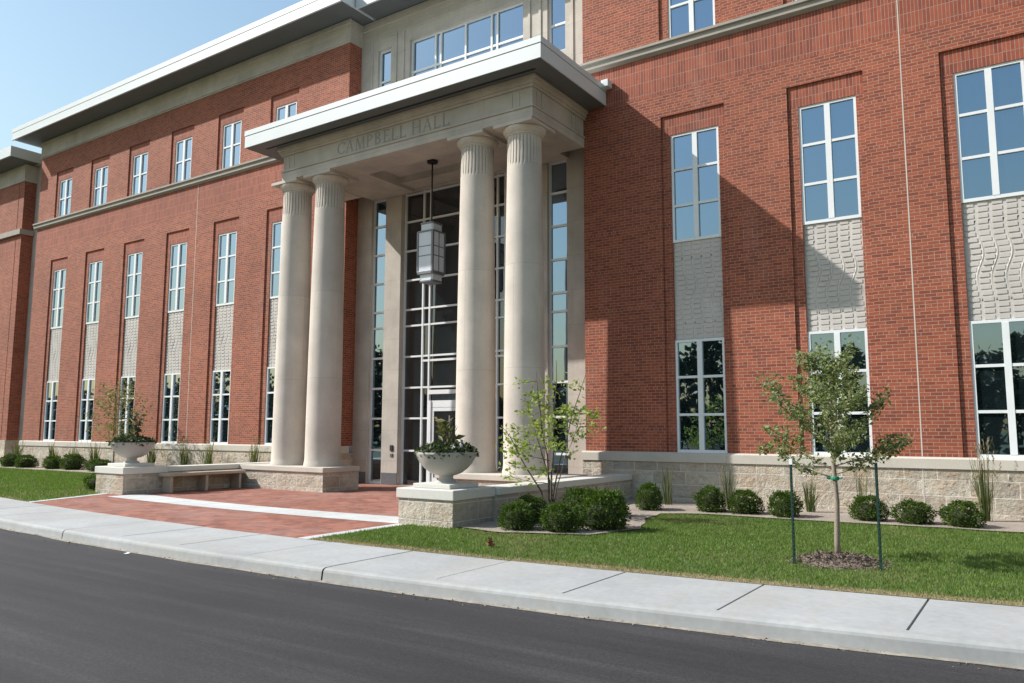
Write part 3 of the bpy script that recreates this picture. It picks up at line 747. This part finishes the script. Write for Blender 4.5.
# canopy
KX0, KX1, KY0 = -18.5, -8.52, 13.75
mb = MB(); mb.box(KX0+.02, KX1-.02, KY0+.02, D-.002, 8.08, 8.5); mb.box(X_LR+.01, X_RL-.01, D-.002, DR-.002, 8.08, 8.48)
mb.box(KX0, KX1, KY0, KY0+.3, 8.03, 8.36); mb.box(KX0, KX0+.3, KY0+.3, D-.003, 8.03, 8.36); mb.box(KX1-.3, KX1, KY0+.3, D-.003, 8.03, 8.36)
mb.box(KX0-.012, KX1+.012, KY0-.012, D-.004, 8.375, 8.52)
can = part('canopy', mb, 'fascia', B)
mb = MB(); mb.box(KX0+.025, KX1-.025, KY0+.025, D-.01, 8.018, 8.029); part('soffit', mb, 'soffit', can)
mb = MB(); mb.box(-18.0, -8.9, 14.10, 14.16, 8.008, 8.017); part('vent_slot', mb, 'slot', can)
mb = MB(); mb.box(KX1-.01, KX1+.18, D-.25, D-.02, 8.42, 8.6); part('scupper', mb, 'fascia', can, bevel=.01)

# ------------------------------------------------------------------ hanging lantern
LX, LY = CX, 16.13
L = empty('hanging_lantern', (LX, LY, 3.96), 'large box lantern with frosted panes hanging on a rod in the porch', 'lantern')
def obox(mb, hw, z0, z1, ch=.0):
    p = [(-hw+ch,-hw),(hw-ch,-hw),(hw,-hw+ch),(hw,hw-ch),(hw-ch,hw),(-hw+ch,hw),(-hw,hw-ch),(-hw,-hw+ch)]
    n = 8; i = len(mb.v); mb.v += [(LX+a, LY+b, z0) for a, b in p] + [(LX+a, LY+b, z1) for a, b in p]
    mb.f += [tuple(range(i+n-1, i-1, -1)), tuple(range(i+n, i+2*n))]; mb.m += [0, 0]
    for k in range(n): mb.f.append((i+k, i+(k+1)%n, i+n+(k+1)%n, i+n+k)); mb.m.append(0)
mb = MB(); obox(mb, .265, 4.24, 5.33, .05); part('lamp_glass', mb, 'lampglass', L)
mb = MB(); obox(mb, .215, 5.34, 5.56, .04); part('lamp_glass', mb, 'lampglass', L)
mb = MB(); obox(mb, .225, 4.0, 4.20, .04); part('lamp_glass', mb, 'lampglass', L)
mb = MB()
for z0, z1, hw in ((5.32, 5.36, .29), (5.55, 5.60, .235), (4.17, 4.25, .285), (3.96, 4.01, .24), (4.66, 4.685, .272), (4.92, 4.945, .272)): obox(mb, hw, z0, z1, .05)
for sx in (-1, 1):
    for sy in (-1, 1):
        mb.box(LX+sx*.25-.03, LX+sx*.25+.03, LY+sy*.25-.03, LY+sy*.25+.03, 4.22, 5.35)
for sx in (-1, 1):
    mb.box(LX+sx*.268-.006, LX+sx*.268+.006, LY-.015, LY+.015, 4.25, 5.32)
part('lamp_frame', mb, 'lampframe', L, bevel=.004)
mb = MB(); mb.tube([(LX, LY, 5.6), (LX, LY, 7.34)], .022, 8); mb.lathe([(.14, 7.31), (.15, 7.33), (.15, 7.379)], 20, (LX, LY, 0)); mb.lathe([(.03, 5.6), (.06, 5.62), (.03, 5.72)], 12, (LX, LY, 0))
part('hanging_rod', mb, 'bronze', L)

# ------------------------------------------------------------------ low garden walls with end piers
def garden_wall(label, px0, px1, py0, py1, wx0, wx1, wy1, zt):
    r = empty('garden_wall', ((px0+px1)/2, py0, ZG), label, 'wall', 'low stone walls beside the plaza')
    mb = MB(); mb.box(px0, px1, py0, py1, ZG-.1, zt-.17); part('pier', mb, 'rock', r, bevel=.012)
    mb = MB(); mb.box(px0-.03, px1+.03, py0-.03, py1+.03, zt-.17, zt); part('pier_cap', mb, 'cap', r, bevel=.015)
    mb = MB(); mb.box(wx0, wx1, py1+.001, wy1, ZG-.1, zt-.15); part('wall_body', mb, 'rock', r)
    mb = MB(); mb.box(wx0-.02, wx1+.03, py1+.031, wy1, zt-.15, zt-.02); part('coping', mb, 'cap', r, bevel=.015)
garden_wall('low stone wall and pier right of the plaza, by the leafy multi stemmed tree', -9.2, -8.02, 10.22, 11.35, -8.40, -7.95, 16.77, -.97)
garden_wall('low stone wall and pier left of the plaza, behind the stone bench', -20.0, -18.75, 10.85, 12.0, -19.2, -18.75, 16.77, -.92)

# planters
def planter(label, x, y, zt, s=1.0):
    r = empty('planter', (x, y, zt), label, 'planter', 'stone bowl planters on the piers')
    mb = MB(); mb.box(x-.40, x+.40, y-.40, y+.40, zt+.001, zt+.075); part('base_slab', mb, 'cap', r, bevel=.01)
    mb = MB()
    pr = [(.20, .076), (.19, .10), (.135, .13), (.12, .17), (.13, .20), (.19, .215), (.27, .245), (.37, .32), (.45, .41), (.50, .50), (.525, .56), (.535, .575), (.53, .60), (.49, .60), (.44, .55), (.2, .53)]
    mb.lathe(pr, 40, (x, y, zt)); o = part('bowl', mb, 'urn', r, smooth=True)
    md = o.modifiers.new('edges', 'EDGE_SPLIT'); md.split_angle = R(45)
    mb = MB(); mb.lathe([(.44, .545), (.43, .565), (.2, .58)], 24, (x, y, zt)); part('soil', mb, 'bark', r)
    return zt+.58
pz = planter('pale stone bowl planter on the pier beside the multi stemmed tree', -8.6, 10.76, -.97)
pz2 = planter('pale stone bowl planter on the pier by the stone bench', -19.4, 11.42, -.92)
def low_plants(label, x, y, z, seed, fl=.12):
    random.seed(seed); mb = MB()
    for k in range(2300):
        a = random.uniform(0, 2*math.pi); rr = .515*math.sqrt(random.random()); h = .15*(1-(rr/.62)**2)*random.uniform(.1, 1.25)
        h += .09*max(0, noise.noise(Vector((x+rr*math.cos(a)*4, y+rr*math.sin(a)*4, seed))))
        droop = -.07*random.random() if rr > .47 else 0
        mb.leaf((x+rr*math.cos(a), y+rr*math.sin(a), z+h+droop), random.uniform(.045, .10), ar=.7, m=1 if random.random() < fl else 0)
    o = part('low_plants', mb, ['planterleaf', 'flower']); return tag(o, label, 'plant', 'plants growing in the bowls')
low_plants('dark trailing plants with pale flowers filling the bowl beside the multi stemmed tree', -8.6, 10.76, pz, 3)
low_plants('green leafy plants filling the stone bowl near the bench', -19.4, 11.42, pz2, 5, .02)
def tall_plant(label, x, y, z, seed, h, spread, n, mat, size, cat='plant', hs=5):
    random.seed(seed); mb = MB()
    for k in range(hs):
        a = 6.28*k/hs+random.random(); hh = h*random.uniform(.65, 1); sp = spread*random.uniform(.3, 1)
        top = Vector((x+sp*math.cos(a), y+sp*math.sin(a), z+hh)); b = Vector((x+.03*math.cos(a), y+.03*math.sin(a), z-.02))
        mb.tube([b, b.lerp(top, .5)+Vector((0, 0, .04)), top], [.008, .006, .004], 5)
        for j in range(n):
            t = random.uniform(.3, 1.02); p = b.lerp(top, t)
            d = Vector((random.gauss(0, 1), random.gauss(0, 1), random.gauss(.5, .5))).normalized()
            mb.leaf(p, size*random.uniform(.6, 1.2), d, 1, .4)
    o = part('tall_plant', mb, ['darkbark', mat]); return tag(o, label, cat, 'plants growing in the bowls')
tall_plant('upright broad leaved plant in the middle of the bowl beside the multi stemmed tree', -8.62, 10.8, pz, 11, .58, .17, 9, 'canna', .20)
tall_plant('dark upright plant standing in the bowl near the bench', -19.35, 11.45, pz2, 12, .80, .15, 16, 'planterleaf', .16)

# stone bench
r = empty('stone_bench', (-18.4, 12.8, ZG), 'long low stone bench on the plaza against the left garden wall', 'bench')
mb = MB(); mb.box(-18.72, -18.28, 11.75, 14.08, -1.17, -1.09); part('seat', mb, 'benchstone', r, bevel=.012)
for y in (11.85, 12.86, 13.9):
    mb = MB(); mb.box(-18.68, -18.33, y, y+.075, ZG, -1.171); part('leg', mb, 'benchstone', r, bevel=.01)

# ------------------------------------------------------------------ shrubs
def shrub_mesh(seed):
    random.seed(seed); mb = MB(); n = 2600
    for k in range(n):
        d = Vector((random.gauss(0, 1), random.gauss(0, 1), random.gauss(0, 1))).normalized()
        if d.z < -.75: d.z = -d.z
        lump = 1 + .34*noise.noise(d*1.7+Vector((seed*3.1, 0, 0))) + .16*noise.noise(d*5+Vector((0, seed, 0)))
        rad = lump*(.72+.30*random.random()**.6)
        fl_ = 1+.12*max(0, -d.z)
        p = Vector((d.x*rad*.5*fl_, d.y*rad*.5*fl_, .42+d.z*rad*.52))
        if p.z < .02: p.z = random.uniform(.02, .2)
        dd = (d*.8+Vector((random.gauss(0, .5), random.gauss(0, .5), random.gauss(.35, .5)))).normalized()
        mb.leaf(p, random.uniform(.05, .11), dd, 0, .45)
    for k in range(34):                           # stray shoots
        d = Vector((random.gauss(0, 1), random.gauss(0, 1), abs(random.gauss(.3, .7)))).normalized(); ln = random.uniform(.08, .2)
        lump = 1 + .20*noise.noise(d*2.1+Vector((seed, 0, 0)))
        p0 = Vector((d.x*.46*lump, d.y*.46*lump, .42+d.z*.48*lump)); up = (d+Vector((0, 0, .7))).normalized()
        for j in range(7): mb.leaf(p0+up*(ln*j/6), .07, (up+Vector((random.gauss(0, .7), random.gauss(0, .7), random.gauss(0, .5)))).normalized(), 0, .45)
    for k in range(24):                           # inner twigs
        d = Vector((random.gauss(0, 1), random.gauss(0, 1), abs(random.gauss(.4, .6)))).normalized()
        mb.tube([(0, 0, 0), tuple(d*.2+Vector((0, 0, .08))), tuple(d*.42+Vector((0, 0, .2)))], [.012, .009, .004], 4, 1)
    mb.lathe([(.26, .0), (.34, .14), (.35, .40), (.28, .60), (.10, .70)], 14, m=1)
    return mb.mesh('boxwood_shrub', ['shrub', 'core'])
SM = [shrub_mesh(s) for s in (1, 2, 3, 4, 5, 6, 7)]
shr = [  # x, y, width, height, label
 (-7.05, 10.62, .66, .45, 'round green shrub beside the right pier, at the near left of its clump'),
 (-6.36, 10.80, .70, .46, 'round green shrub at the front of the clump below the multi stemmed tree'),
 (-5.92, 11.42, .88, .66, 'largest round green shrub, right front of the clump by the multi stemmed tree'),
 (-6.55, 11.75, .70, .60, 'round green shrub hidden in the middle of the clump behind two others'),
 (-7.35, 11.55, .60, .50, 'small dark green shrub close to the right garden wall, back of the clump'),
 (-6.68, 13.2, .62, .50, 'round green shrub at the back of the clump near the end of the garden wall'),
 (-6.60, 14.72, .66, .52, 'round green shrub by the wall base where the right garden wall ends'),
 (-5.48, 15.08, .66, .50, 'round green shrub under the window nearest the porch on the right'),
 (-4.80, 15.12, .70, .47, 'round green shrub between two windows, left of the left tree stake'),
 (-4.03, 15.02, .68, .49, 'round green shrub just behind the left tree stake'),
 (-2.64, 15.20, .64, .43, 'round green shrub just left of the right tree stake'),
 (-1.92, 15.18, .66, .43, 'round green shrub right of the right tree stake, second from the picture edge'),
 (-1.20, 15.16, .72, .47, 'round green shrub beside the tall reed clump at the right picture edge'),
 (.35, 15.3, .68, .46, 'round green shrub beyond the tall reed clump on the right'),
 (-36.3, 16.0, .9, .55, 'green shrub at the far left corner of the brick wing'),
 (-34.9, 16.0, .9, .55, 'green shrub second from the far left under the windows'),
 (-32.9, 16.1, .85, .55, 'green shrub third from the far left at the stone base'),
 (-31.6, 16.2, .95, .6, 'green shrub below the second window of the left wing'),
 (-29.6, 16.2, .95, .52, 'green shrub at the stone base left of the bowl planter'),
 (-20.75, 11.35, .85, .50, 'green shrub standing against the left pier below its bowl'),
 (-20.55, 12.1, .8, .52, 'green shrub tucked behind another shrub at the left pier'),
]
for i, (x, y, w, h, lab) in enumerate(shr):
    o = link('boxwood_shrub', SM[i % 7], None, (x, y, ZG+.01)); vr = (1.0, .9, 1.08, .96, 1.1, .92, 1.04)[(i*3) % 7]; o.scale = (w/1.17*vr, w/1.17*(2-vr)*.98, h/1.02*(1.0+.5*(vr-1))); o.rotation_euler = (0, 0, i*1.9)
    tag(o, lab, 'shrub', 'round shrubs in the planting beds')

# ornamental grasses
def reed(label, x, y, h, n, spread, seed, plume=0, fine=.007):
    random.seed(seed); mb = MB()
    for k in range(n):
        a = random.uniform(0, 6.28); r0 = .10*random.random(); hh = h*random.uniform(.5, 1); sp = spread*random.uniform(.1, 1)
        b = Vector((x+r0*math.cos(a), y+r0*math.sin(a), ZG+.03)); t = Vector((x+sp*math.cos(a), y+sp*math.sin(a), ZG+hh))
        mid = b.lerp(t, .55)+Vector((0, 0, hh*.12)); w = Vector((-math.sin(a+.6), math.cos(a+.6), 0))*fine
        mb.quad(tuple(b-w), tuple(b+w), tuple(mid+w), tuple(mid-w)); mb.poly([tuple(mid-w), tuple(mid+w), tuple(t)])
        if random.random() < plume:
            for q in range(5): mb.leaf(t+Vector((0, 0, -.05+.035*q)), .07, Vector((random.gauss(0, .3), random.gauss(0, .3), 1)).normalized(), 1, .25)
    o = part('reed_clump', mb, ['reed', 'plume']); return tag(o, label, 'plant', 'grassy plants in the beds')
reed('loose grassy plant in the bed between the garden wall and the first right window', -6.7, 15.9, .95, 34, .24, 1)
reed('thin grassy plant growing beside the shrub under the window nearest the porch', -5.3, 15.7, .95, 34, .22, 2, .2)
reed('upright reed clump in the bed right of the left tree stake', -3.84, 16.1, .75, 70, .24, 3, 0, .006)
reed('sparse reed clump left of the right tree stake, behind a shrub', -2.95, 16.3, .95, 30, .22, 4, .3, .005)
reed('tallest reed clump with tan plumes near the right picture edge', -.92, 16.25, 1.35, 64, .30, 5, .6, .006)
for i, (x, hh) in enumerate(((-36.6, 1.1), (-33.6, 1.1), (-32.0, 1.05), (-30.4, 1.1))):
    reed(['thin reeds at the far left corner of the wing', 'thin reeds between the first two windows of the left wing', 'thin reeds under the second window of the left wing', 'thin reeds just left of the pale sapling by the left wing'][i], x, 16.4, hh, 60, .3, 20+i, .2, .012)
for i, x in enumerate((-26.6, -24.6, -23.3, -20.9)):
    reed(['thin tall reeds above the left garden wall under the fourth window', 'thin tall reeds above the bench, left of the fifth window', 'thin tall reeds above the bench, right under the fifth window', 'wispy reeds above the garden wall end left of the columns'][i], x, 16.4, 1.25, 60, .3, 30+i, .5, .011)

# ------------------------------------------------------------------ trees
def branch(tr, cr, p0, az, el, ln, r0, leaf, n, size, curve=.15, sub=2, clump=.07, mt=0):
    d = Vector((math.cos(az)*math.cos(el), math.sin(az)*math.cos(el), math.sin(el))); p0 = Vector(p0)
    pts = []; 
    for k in range(6):
        t = k/5; pts.append(p0 + d*(ln*t) + Vector((0, 0, curve*ln*t*t)) + Vector((random.gauss(0, .012), random.gauss(0, .012), random.gauss(0, .012)))*ln*t*2)
    tr.tube([tuple(p) for p in pts], [r0*(1-.8*k/5) for k in range(6)], 5)
    for s in range(sub):
        t = random.uniform(.35, .8); k = int(t*5); q = pts[k].lerp(pts[k+1], t*5-k)
        branch(tr, cr, q, az+random.choice((-1, 1))*random.uniform(.5, 1.1), el+random.uniform(-.1, .4), ln*random.uniform(.25, .45), r0*.45, leaf, n//3, size, curve, 0, clump)
    for j in range(n):
        t = 1-random.random()**1.25*.8; k = min(4, int(t*5)); q = pts[k].lerp(pts[k+1], t*5-k)
        q = q+Vector((random.gauss(0, clump), random.gauss(0, clump), random.gauss(0, clump*.8)))
        cr.leaf(q, size*random.uniform(.6, 1.25), None, 0, .55)
    return pts
# staked young tree on the lawn
random.seed(21)
TX, TY = -2.18, 10.43
tree = empty('young_tree', (TX, TY, ZG), 'young staked tree with conical leafy crown on the right lawn', 'tree')
tr = MB(); cr = MB()
tp = [(TX, TY, ZG-.02), (TX-.005, TY, ZG+.25), (TX+.012, TY, ZG+.7), (TX-.01, TY, ZG+1.2), (TX-.02, TY+.01, ZG+1.8), (TX+.0, TY, ZG+2.2), (TX+.04, TY, ZG+2.6)]
tr.tube(tp, [.040, .034, .031, .026, .019, .011, .005], 10)
zz = .96
fixed = [(math.pi*1.02, .30, .98), (-.05, .36, .98), (math.pi*.92, .42, 1.0), (.22, .28, .85), (-1.2, .35, .75), (1.5, .35, .75)]
for k in range(30):
    t = k/29; h = 1.02+1.34*t
    az = k*2.4+random.gauss(0, .25); el = .45+.42*t+random.gauss(0, .10); ln = (1.0-.30*t if t < .55 else .95-.62*t)*random.uniform(.6, 1.3)
    if k < 6: az, el, ln = fixed[k]; h = 1.0+.05*k
    branch(tr, cr, (TX-.01*t, TY, ZG+h), az, el, ln, .012*(1-.5*t), cr, int(180*(.24+.76*(1-t))), .062, .12, 2, .042)
part('trunk', tr, 'barkwood', tree, smooth=True); part('crown', cr, 'tree', tree)
def stake(label, x, y, top):
    r = empty('tree_stake', (x, y, ZG), label, 'stake', 'steel stakes beside the young tree')
    mb = MB(); mb.box(x-.016, x+.016, y-.003, y+.003, ZG-.1, top); mb.box(x-.003, x+.003, y+.003, y+.028, ZG-.1, top)
    for k in range(22): z = ZG+.12+k*.05; mb.box(x-.006, x+.006, y-.010, y-.003, z, z+.018)
    part('post', mb, 'stake', r)
    return r
r = stake('dark green steel stake with a white tip left of the young tree', -2.56, 9.86, -.40)
mb = MB(); mb.box(-2.56-.019, -2.56+.019, 9.86-.012, 9.86+.030, -.399, -.33); part('white_tip', mb, 'white', r)
stake('dark green steel stake right of the young tree', -1.62, 9.92, -.36)
mb = MB(); mb.lathe([(.045, 0), (.052, .01), (.052, .035), (.045, .045)], 14, (TX, TY, ZG+.98)); mb.tube([(TX-.04, TY, ZG+1.0), (TX-.085, TY-.03, ZG+1.005)], .014, 6); mb.tube([(TX+.04, TY, ZG+1.0), (TX+.09, TY-.02, ZG+1.012)], .012, 6)
tag(part('tree_tie', mb, 'tie'), 'bright green strap tied round the young trunk', 'strap')
# bark chips round the trunk
random.seed(3); bm = bmesh.new(); n = 40; rings = 7; vs = [bm.verts.new((TX+.03, TY-.12, ZG+.08))]; prev = None
for j in range(1, rings+1):
    cur = []
    for k in range(n):
        a = 6.283*k/n; rr = j/rings*(.47+.07*noise.noise(Vector((math.cos(a)*2, math.sin(a)*2, 0)))); x = TX+.03+rr*1.0*math.cos(a); y = TY-.12+rr*1.15*math.sin(a)
        z = ZG+.08*(1-(j/rings)**2)+.025*noise.noise(Vector((x*9, y*9, 0)))+(.0 if j < rings else -.02); cur.append(bm.verts.new((x, y, z)))
    for k in range(n):
        if prev is None: bm.faces.new((vs[0], cur[k], cur[(k+1) % n]))
        else: bm.faces.new((prev[k], cur[k], cur[(k+1) % n], prev[(k+1) % n]))
    prev = cur
me = bpy.data.meshes.new('bark_mulch'); bm.to_mesh(me); bm.free(); me.materials.append(M['bark'])
mo = link('bark_mulch', me); tag(mo, 'ring of brown bark chips round the young tree', 'mulch', None, 'stuff')
mb = MB()
for k in range(1500):
    a = random.uniform(0, 6.283); rr = .58*random.random()**.62; x = TX+.03+rr*math.cos(a); y = TY-.12+rr*1.15*math.sin(a)
    mb.leaf((x, y, ZG+.085*max(0, 1-(rr/.5)**2)+.012), random.uniform(.03, .07), Vector((random.gauss(0, 1), random.gauss(0, 1), random.gauss(.1, .25))).normalized(), 0, .4)
o = part('bark_chips', mb, 'bark', mo); o.location = (0, 0, 0)

# multi stemmed tree at the garden wall
random.seed(33); bx, by = -7.38, 12.35
tree = empty('multi_stem_tree', (bx, by, ZG), 'slender multi stemmed tree with light green leaves beside the right garden wall', 'tree')
tr = MB(); cr = MB()
stems = [((-8.45, 12.2, .10), .022), ((-7.75, 12.3, 1.08), .022), ((-7.30, 12.3, 1.28), .022), ((-6.75, 12.4, 1.0), .018), ((-8.15, 12.5, .62), .018), ((-6.7, 12.15, .35), .014)]
for (ex, ey, ez), r0 in stems:
    b = Vector((bx+random.gauss(0, .04), by+random.gauss(0, .04), ZG)); e = Vector((ex, ey, ez)); pts = []
    for k in range(8):
        t = k/7; p = b.lerp(e, t); p.x = b.x+(e.x-b.x)*t**1.35; pts.append(p+Vector((random.gauss(0, .02), random.gauss(0, .02), 0)))
    tr.tube([tuple(p) for p in pts], [r0*(1-.75*k/7) for k in range(8)], 7)
    for k in range(8):
        t = random.uniform(.42, .98); q = b.lerp(e, t); q.x = b.x+(e.x-b.x)*t**1.35
        az = random.choice((math.pi, 0))+random.gauss(0, .9); branch(tr, cr, q, az, random.uniform(-.1, .55), random.uniform(.25, .62)*(1.1-.4*t), .006, cr, 15, .095, -.1, 1, .07)
for k in range(5): branch(tr, cr, (bx-.05*k, by, ZG+.6+.22*k), math.pi+random.gauss(0, .4), .2, .95, .009, cr, 24, .095, -.05, 2, .07)
part('trunk', tr, 'darkbark', tree, smooth=True); part('crown', cr, 'lightleaf', tree)
# pale sapling beyond the left pier
random.seed(44); bx, by = -27.3, 15.4
tree = empty('pale_sapling', (bx, by, ZG), 'thin pale leaved sapling against the left wing behind the left bowl', 'tree')
tr = MB(); cr = MB(); tr.tube([(bx, by, ZG), (bx, by, .4), (bx, by, 1.5)], [.03, .02, .006], 7)
for k in range(22):
    t = k/21; branch(tr, cr, (bx, by, -.7+2.0*t), k*2.4, .5, (1.45-.9*t)*random.uniform(.7, 1.1), .009, cr, 52, .10, .1, 1, .14)
part('trunk', tr, 'barkwood', tree, smooth=True); part('crown', cr, 'paleleaf', tree)

# ------------------------------------------------------------------ trees across the street (seen in the panes)
random.seed(55); tr = MB()
for k in range(44):
    x = -170+5.0*k+random.gauss(0, 1.6); y = -33+random.gauss(0, 4); h = random.uniform(6.5, 10)*(1.5 if k % 7 == 1 else 1); w = h*random.uniform(.32, .44)
    tr.tube([(x, y, ZR), (x+.2, y, ZR+h*.4), (x, y, ZR+h*.8)], [.28, .2, .06], 7, 1)
    cl = [(Vector((random.gauss(0, .5), random.gauss(0, .5), random.gauss(0, .55))), random.uniform(.35, .6)) for _ in range(10)]
    for j in range(1500):
        c, s_ = random.choice(cl); p = c+Vector((random.gauss(0, 1), random.gauss(0, 1), random.gauss(0, 1))).normalized()*s_*random.random()**.4
        tr.leaf((x+p.x*w*.8, y+p.y*w*.8, ZR+h*.58+p.z*h*.31), random.uniform(.4, .75), None, 0, .9)
for k in range(120):                                # undergrowth between the trunks
    x = -170+1.8*k; hh = random.uniform(4.2, 6.2)
    for j in range(190): tr.leaf((x+random.uniform(-1.2, 1.2), -30+random.gauss(0, .9), ZR+hh*random.random()), random.uniform(.5, .8), None, 0, .9)
o = part('distant_trees', tr, ['farleaf', 'darkbark']); tag(o, 'row of leafy trees across the street, mirrored in the window glass', 'trees', None, 'stuff')

# ------------------------------------------------------------------ grass blades
def inside(px, py, poly):
    c = np.zeros(len(px), bool); j = len(poly)-1
    for i in range(len(poly)):
        xi, yi = poly[i]; xj, yj = poly[j]
        with np.errstate(divide='ignore', invalid='ignore'):
            c ^= ((yi > py) != (yj > py)) & (px < (xj-xi)*(py-yi)/(yj-yi+1e-12)+xi)
        j = i
    return c
def fnoise(x, y, s): return np.array([noise.noise(Vector((a*s, b*s, 0))) for a, b in zip(x, y)])
def grass(name, label, x0, x1, y0, y1, dens, ok, edge, size=1.):
    n = int((x1-x0)*(y1-y0)*dens)
    x = rng.uniform(x0, x1, n); y = rng.uniform(y0, y1, n); k = ok(x, y); x, y = x[k], y[k]; n = len(x)
    nz = fnoise(x, y, .8); e = edge(x, y)
    dry = rng.random(n) < np.maximum(np.clip(1.25-e*3.4+nz*.6, .04, .95), .42*np.clip(fnoise(x+7, y, .55)*2.2-.15, 0, 1))
    h = rng.uniform(.02, .046, n)*size*(1-.25*dry); a = rng.uniform(0, 6.283, n); w = rng.uniform(.004, .007, n)*size
    lean = rng.uniform(.1, .75, n)*h; b = rng.uniform(0, 6.283, n)
    V = np.empty((n, 3, 3), np.float32)
    V[:, 0] = np.stack([x-w*np.cos(a), y-w*np.sin(a), np.full(n, ZG-.005)], 1); V[:, 1] = np.stack([x+w*np.cos(a), y+w*np.sin(a), np.full(n, ZG-.005)], 1)
    V[:, 2] = np.stack([x+lean*np.cos(b), y+lean*np.sin(b), ZG+h], 1)
    me = bpy.data.meshes.new(name); me.vertices.add(3*n); me.vertices.foreach_set('co', V.ravel())
    me.loops.add(3*n); me.loops.foreach_set('vertex_index', np.arange(3*n, dtype=np.int32)); me.polygons.add(n); me.polygons.foreach_set('loop_start', np.arange(0, 3*n, 3, dtype=np.int32))
    try: me.polygons.foreach_set('loop_total', np.full(n, 3, np.int32))
    except Exception: pass
    me.polygons.foreach_set('material_index', dry.astype(np.int32)); me.polygons.foreach_set('use_smooth', np.zeros(n, dtype=bool)); me.update(calc_edges=True)
    me.materials.append(M['blade']); me.materials.append(M['dryblade'])
    return tag(link(name, me), label, 'grass', None, 'stuff')
YW = np.vectorize(yw)
bedp = front + [(12, 16.9), (-8.3, 16.9), (-8.3, 10.3)]
ringm = lambda x, y: ((x-TX-.03)**2+((y-TY+.12)/1.15)**2) > .44**2*(1+.0*x)
def ok_r(x, y): return (y > YW(x)+.0) & ~inside(x, y, bedp) & ringm(x, y) & ((x > -8.0) | (y < 10.2)) & (x > -8.99)
grass('grass', 'short green lawn right of the plaza, dry along the walk', -9, 4.5, 7.9, 15.4, 2800, ok_r, lambda x, y: y-YW(x))
def ok_l(x, y): return (y > YW(x)) & (y < 15.4) & (x < -18.55-(y-8.6)*.46) & ((x < -20.05) | (y < 10.8))
grass('grass', 'short green lawn left of the plaza below the left wing', -42, -18.4, 8.5, 15.4, 600, ok_l, lambda x, y: y-YW(x)+.1, 1.7)

# small litter
random.seed(9); mb = MB()
for k in range(5): mb.leaf((-6.33+random.gauss(0, .02), 8.86+random.gauss(0, .02), ZG+.03+.012*k), .11, Vector((random.gauss(0, 1), random.gauss(0, 1), .3)).normalized(), 0, .7)
tag(part('dry_leaf', mb, 'deadleaf'), 'curled orange brown dead leaf on the lawn edge by the walk', 'leaf')
mb = MB(); mb.box(-10.80, -10.73, 6.32, 6.35, ZR+.004, ZR+.010); mb.quad((-10.8,6.35,ZR+.010),(-10.73,6.35,ZR+.010),(-10.72,6.37,ZR+.016),(-10.79,6.375,ZR+.018))
tag(part('paper_scrap', mb, 'white'), 'small white scrap of paper in the gutter by the kerb', 'litter')

mb = MB()
for k in range(420):                               # grit and leaf crumbs washed along the kerb
    x = random.uniform(-20, 2); y = yc(x)-.02-abs(random.gauss(0, .10)); mb.leaf((x, y, ZR+.008), random.uniform(.008, .03), Vector((random.gauss(0, 1), random.gauss(0, 1), .15)).normalized(), 0 if random.random() < .6 else 1, .7)
tag(part('gutter_grit', mb, ['smear', 'deadleaf']), 'grit and leaf crumbs scattered along the kerb', 'grit', None, 'stuff')

# ------------------------------------------------------------------ camera, light, sky
Rm = [[0.8299495855542832, 0.5578336000495895, 0.002315187678815698], [0.06102470454825971, -0.09491688702707003, 0.9936129880350236], [-0.5544904605789636, 0.8245074039769473, 0.11281786168033778]]
cam = bpy.data.cameras.new('camera'); co = bpy.data.objects.new('camera', cam); COL.objects.link(co)
mw = Matrix((Rm[0], Rm[1], [-v for v in Rm[2]])).transposed().to_4x4(); co.matrix_world = mw
cam.sensor_width = 36; cam.lens = 36*784.96/1024; cam.clip_start = .05; cam.clip_end = 2000
scene.camera = co
sd = Vector((-5.45, -3.09, 5.38)).normalized()
sun = bpy.data.lights.new('sun', 'SUN'); sun.energy = 5.0; sun.angle = R(.55); sun.color = (1., .965, .91)
so = bpy.data.objects.new('sun', sun); COL.objects.link(so); so.rotation_euler = sd.to_track_quat('Z', 'Y').to_euler(); so.location = (-20, -12, 30)
w = bpy.data.worlds.new('World'); scene.world = w; w.use_nodes = True; nt = w.node_tree
sky = nt.nodes.new('ShaderNodeTexSky'); sky.sky_type = 'NISHITA'; sky.sun_disc = False
sky.sun_elevation = math.asin(sd.z); sky.sun_rotation = math.atan2(sd.x, sd.y) % (2*math.pi)
sky.air_density = 2.1; sky.dust_density = 1.4; sky.ozone_density = 4.0; sky.altitude = 100
nt.links.new(sky.outputs[0], nt.nodes['Background'].inputs[0]); nt.nodes['Background'].inputs[1].default_value = .128
vs = scene.view_settings; vs.view_transform = 'Standard'; vs.look = 'None'; vs.gamma = 1; vs.use_curve_mapping = False; vs.exposure = .32
scene.cycles.max_bounces = 6
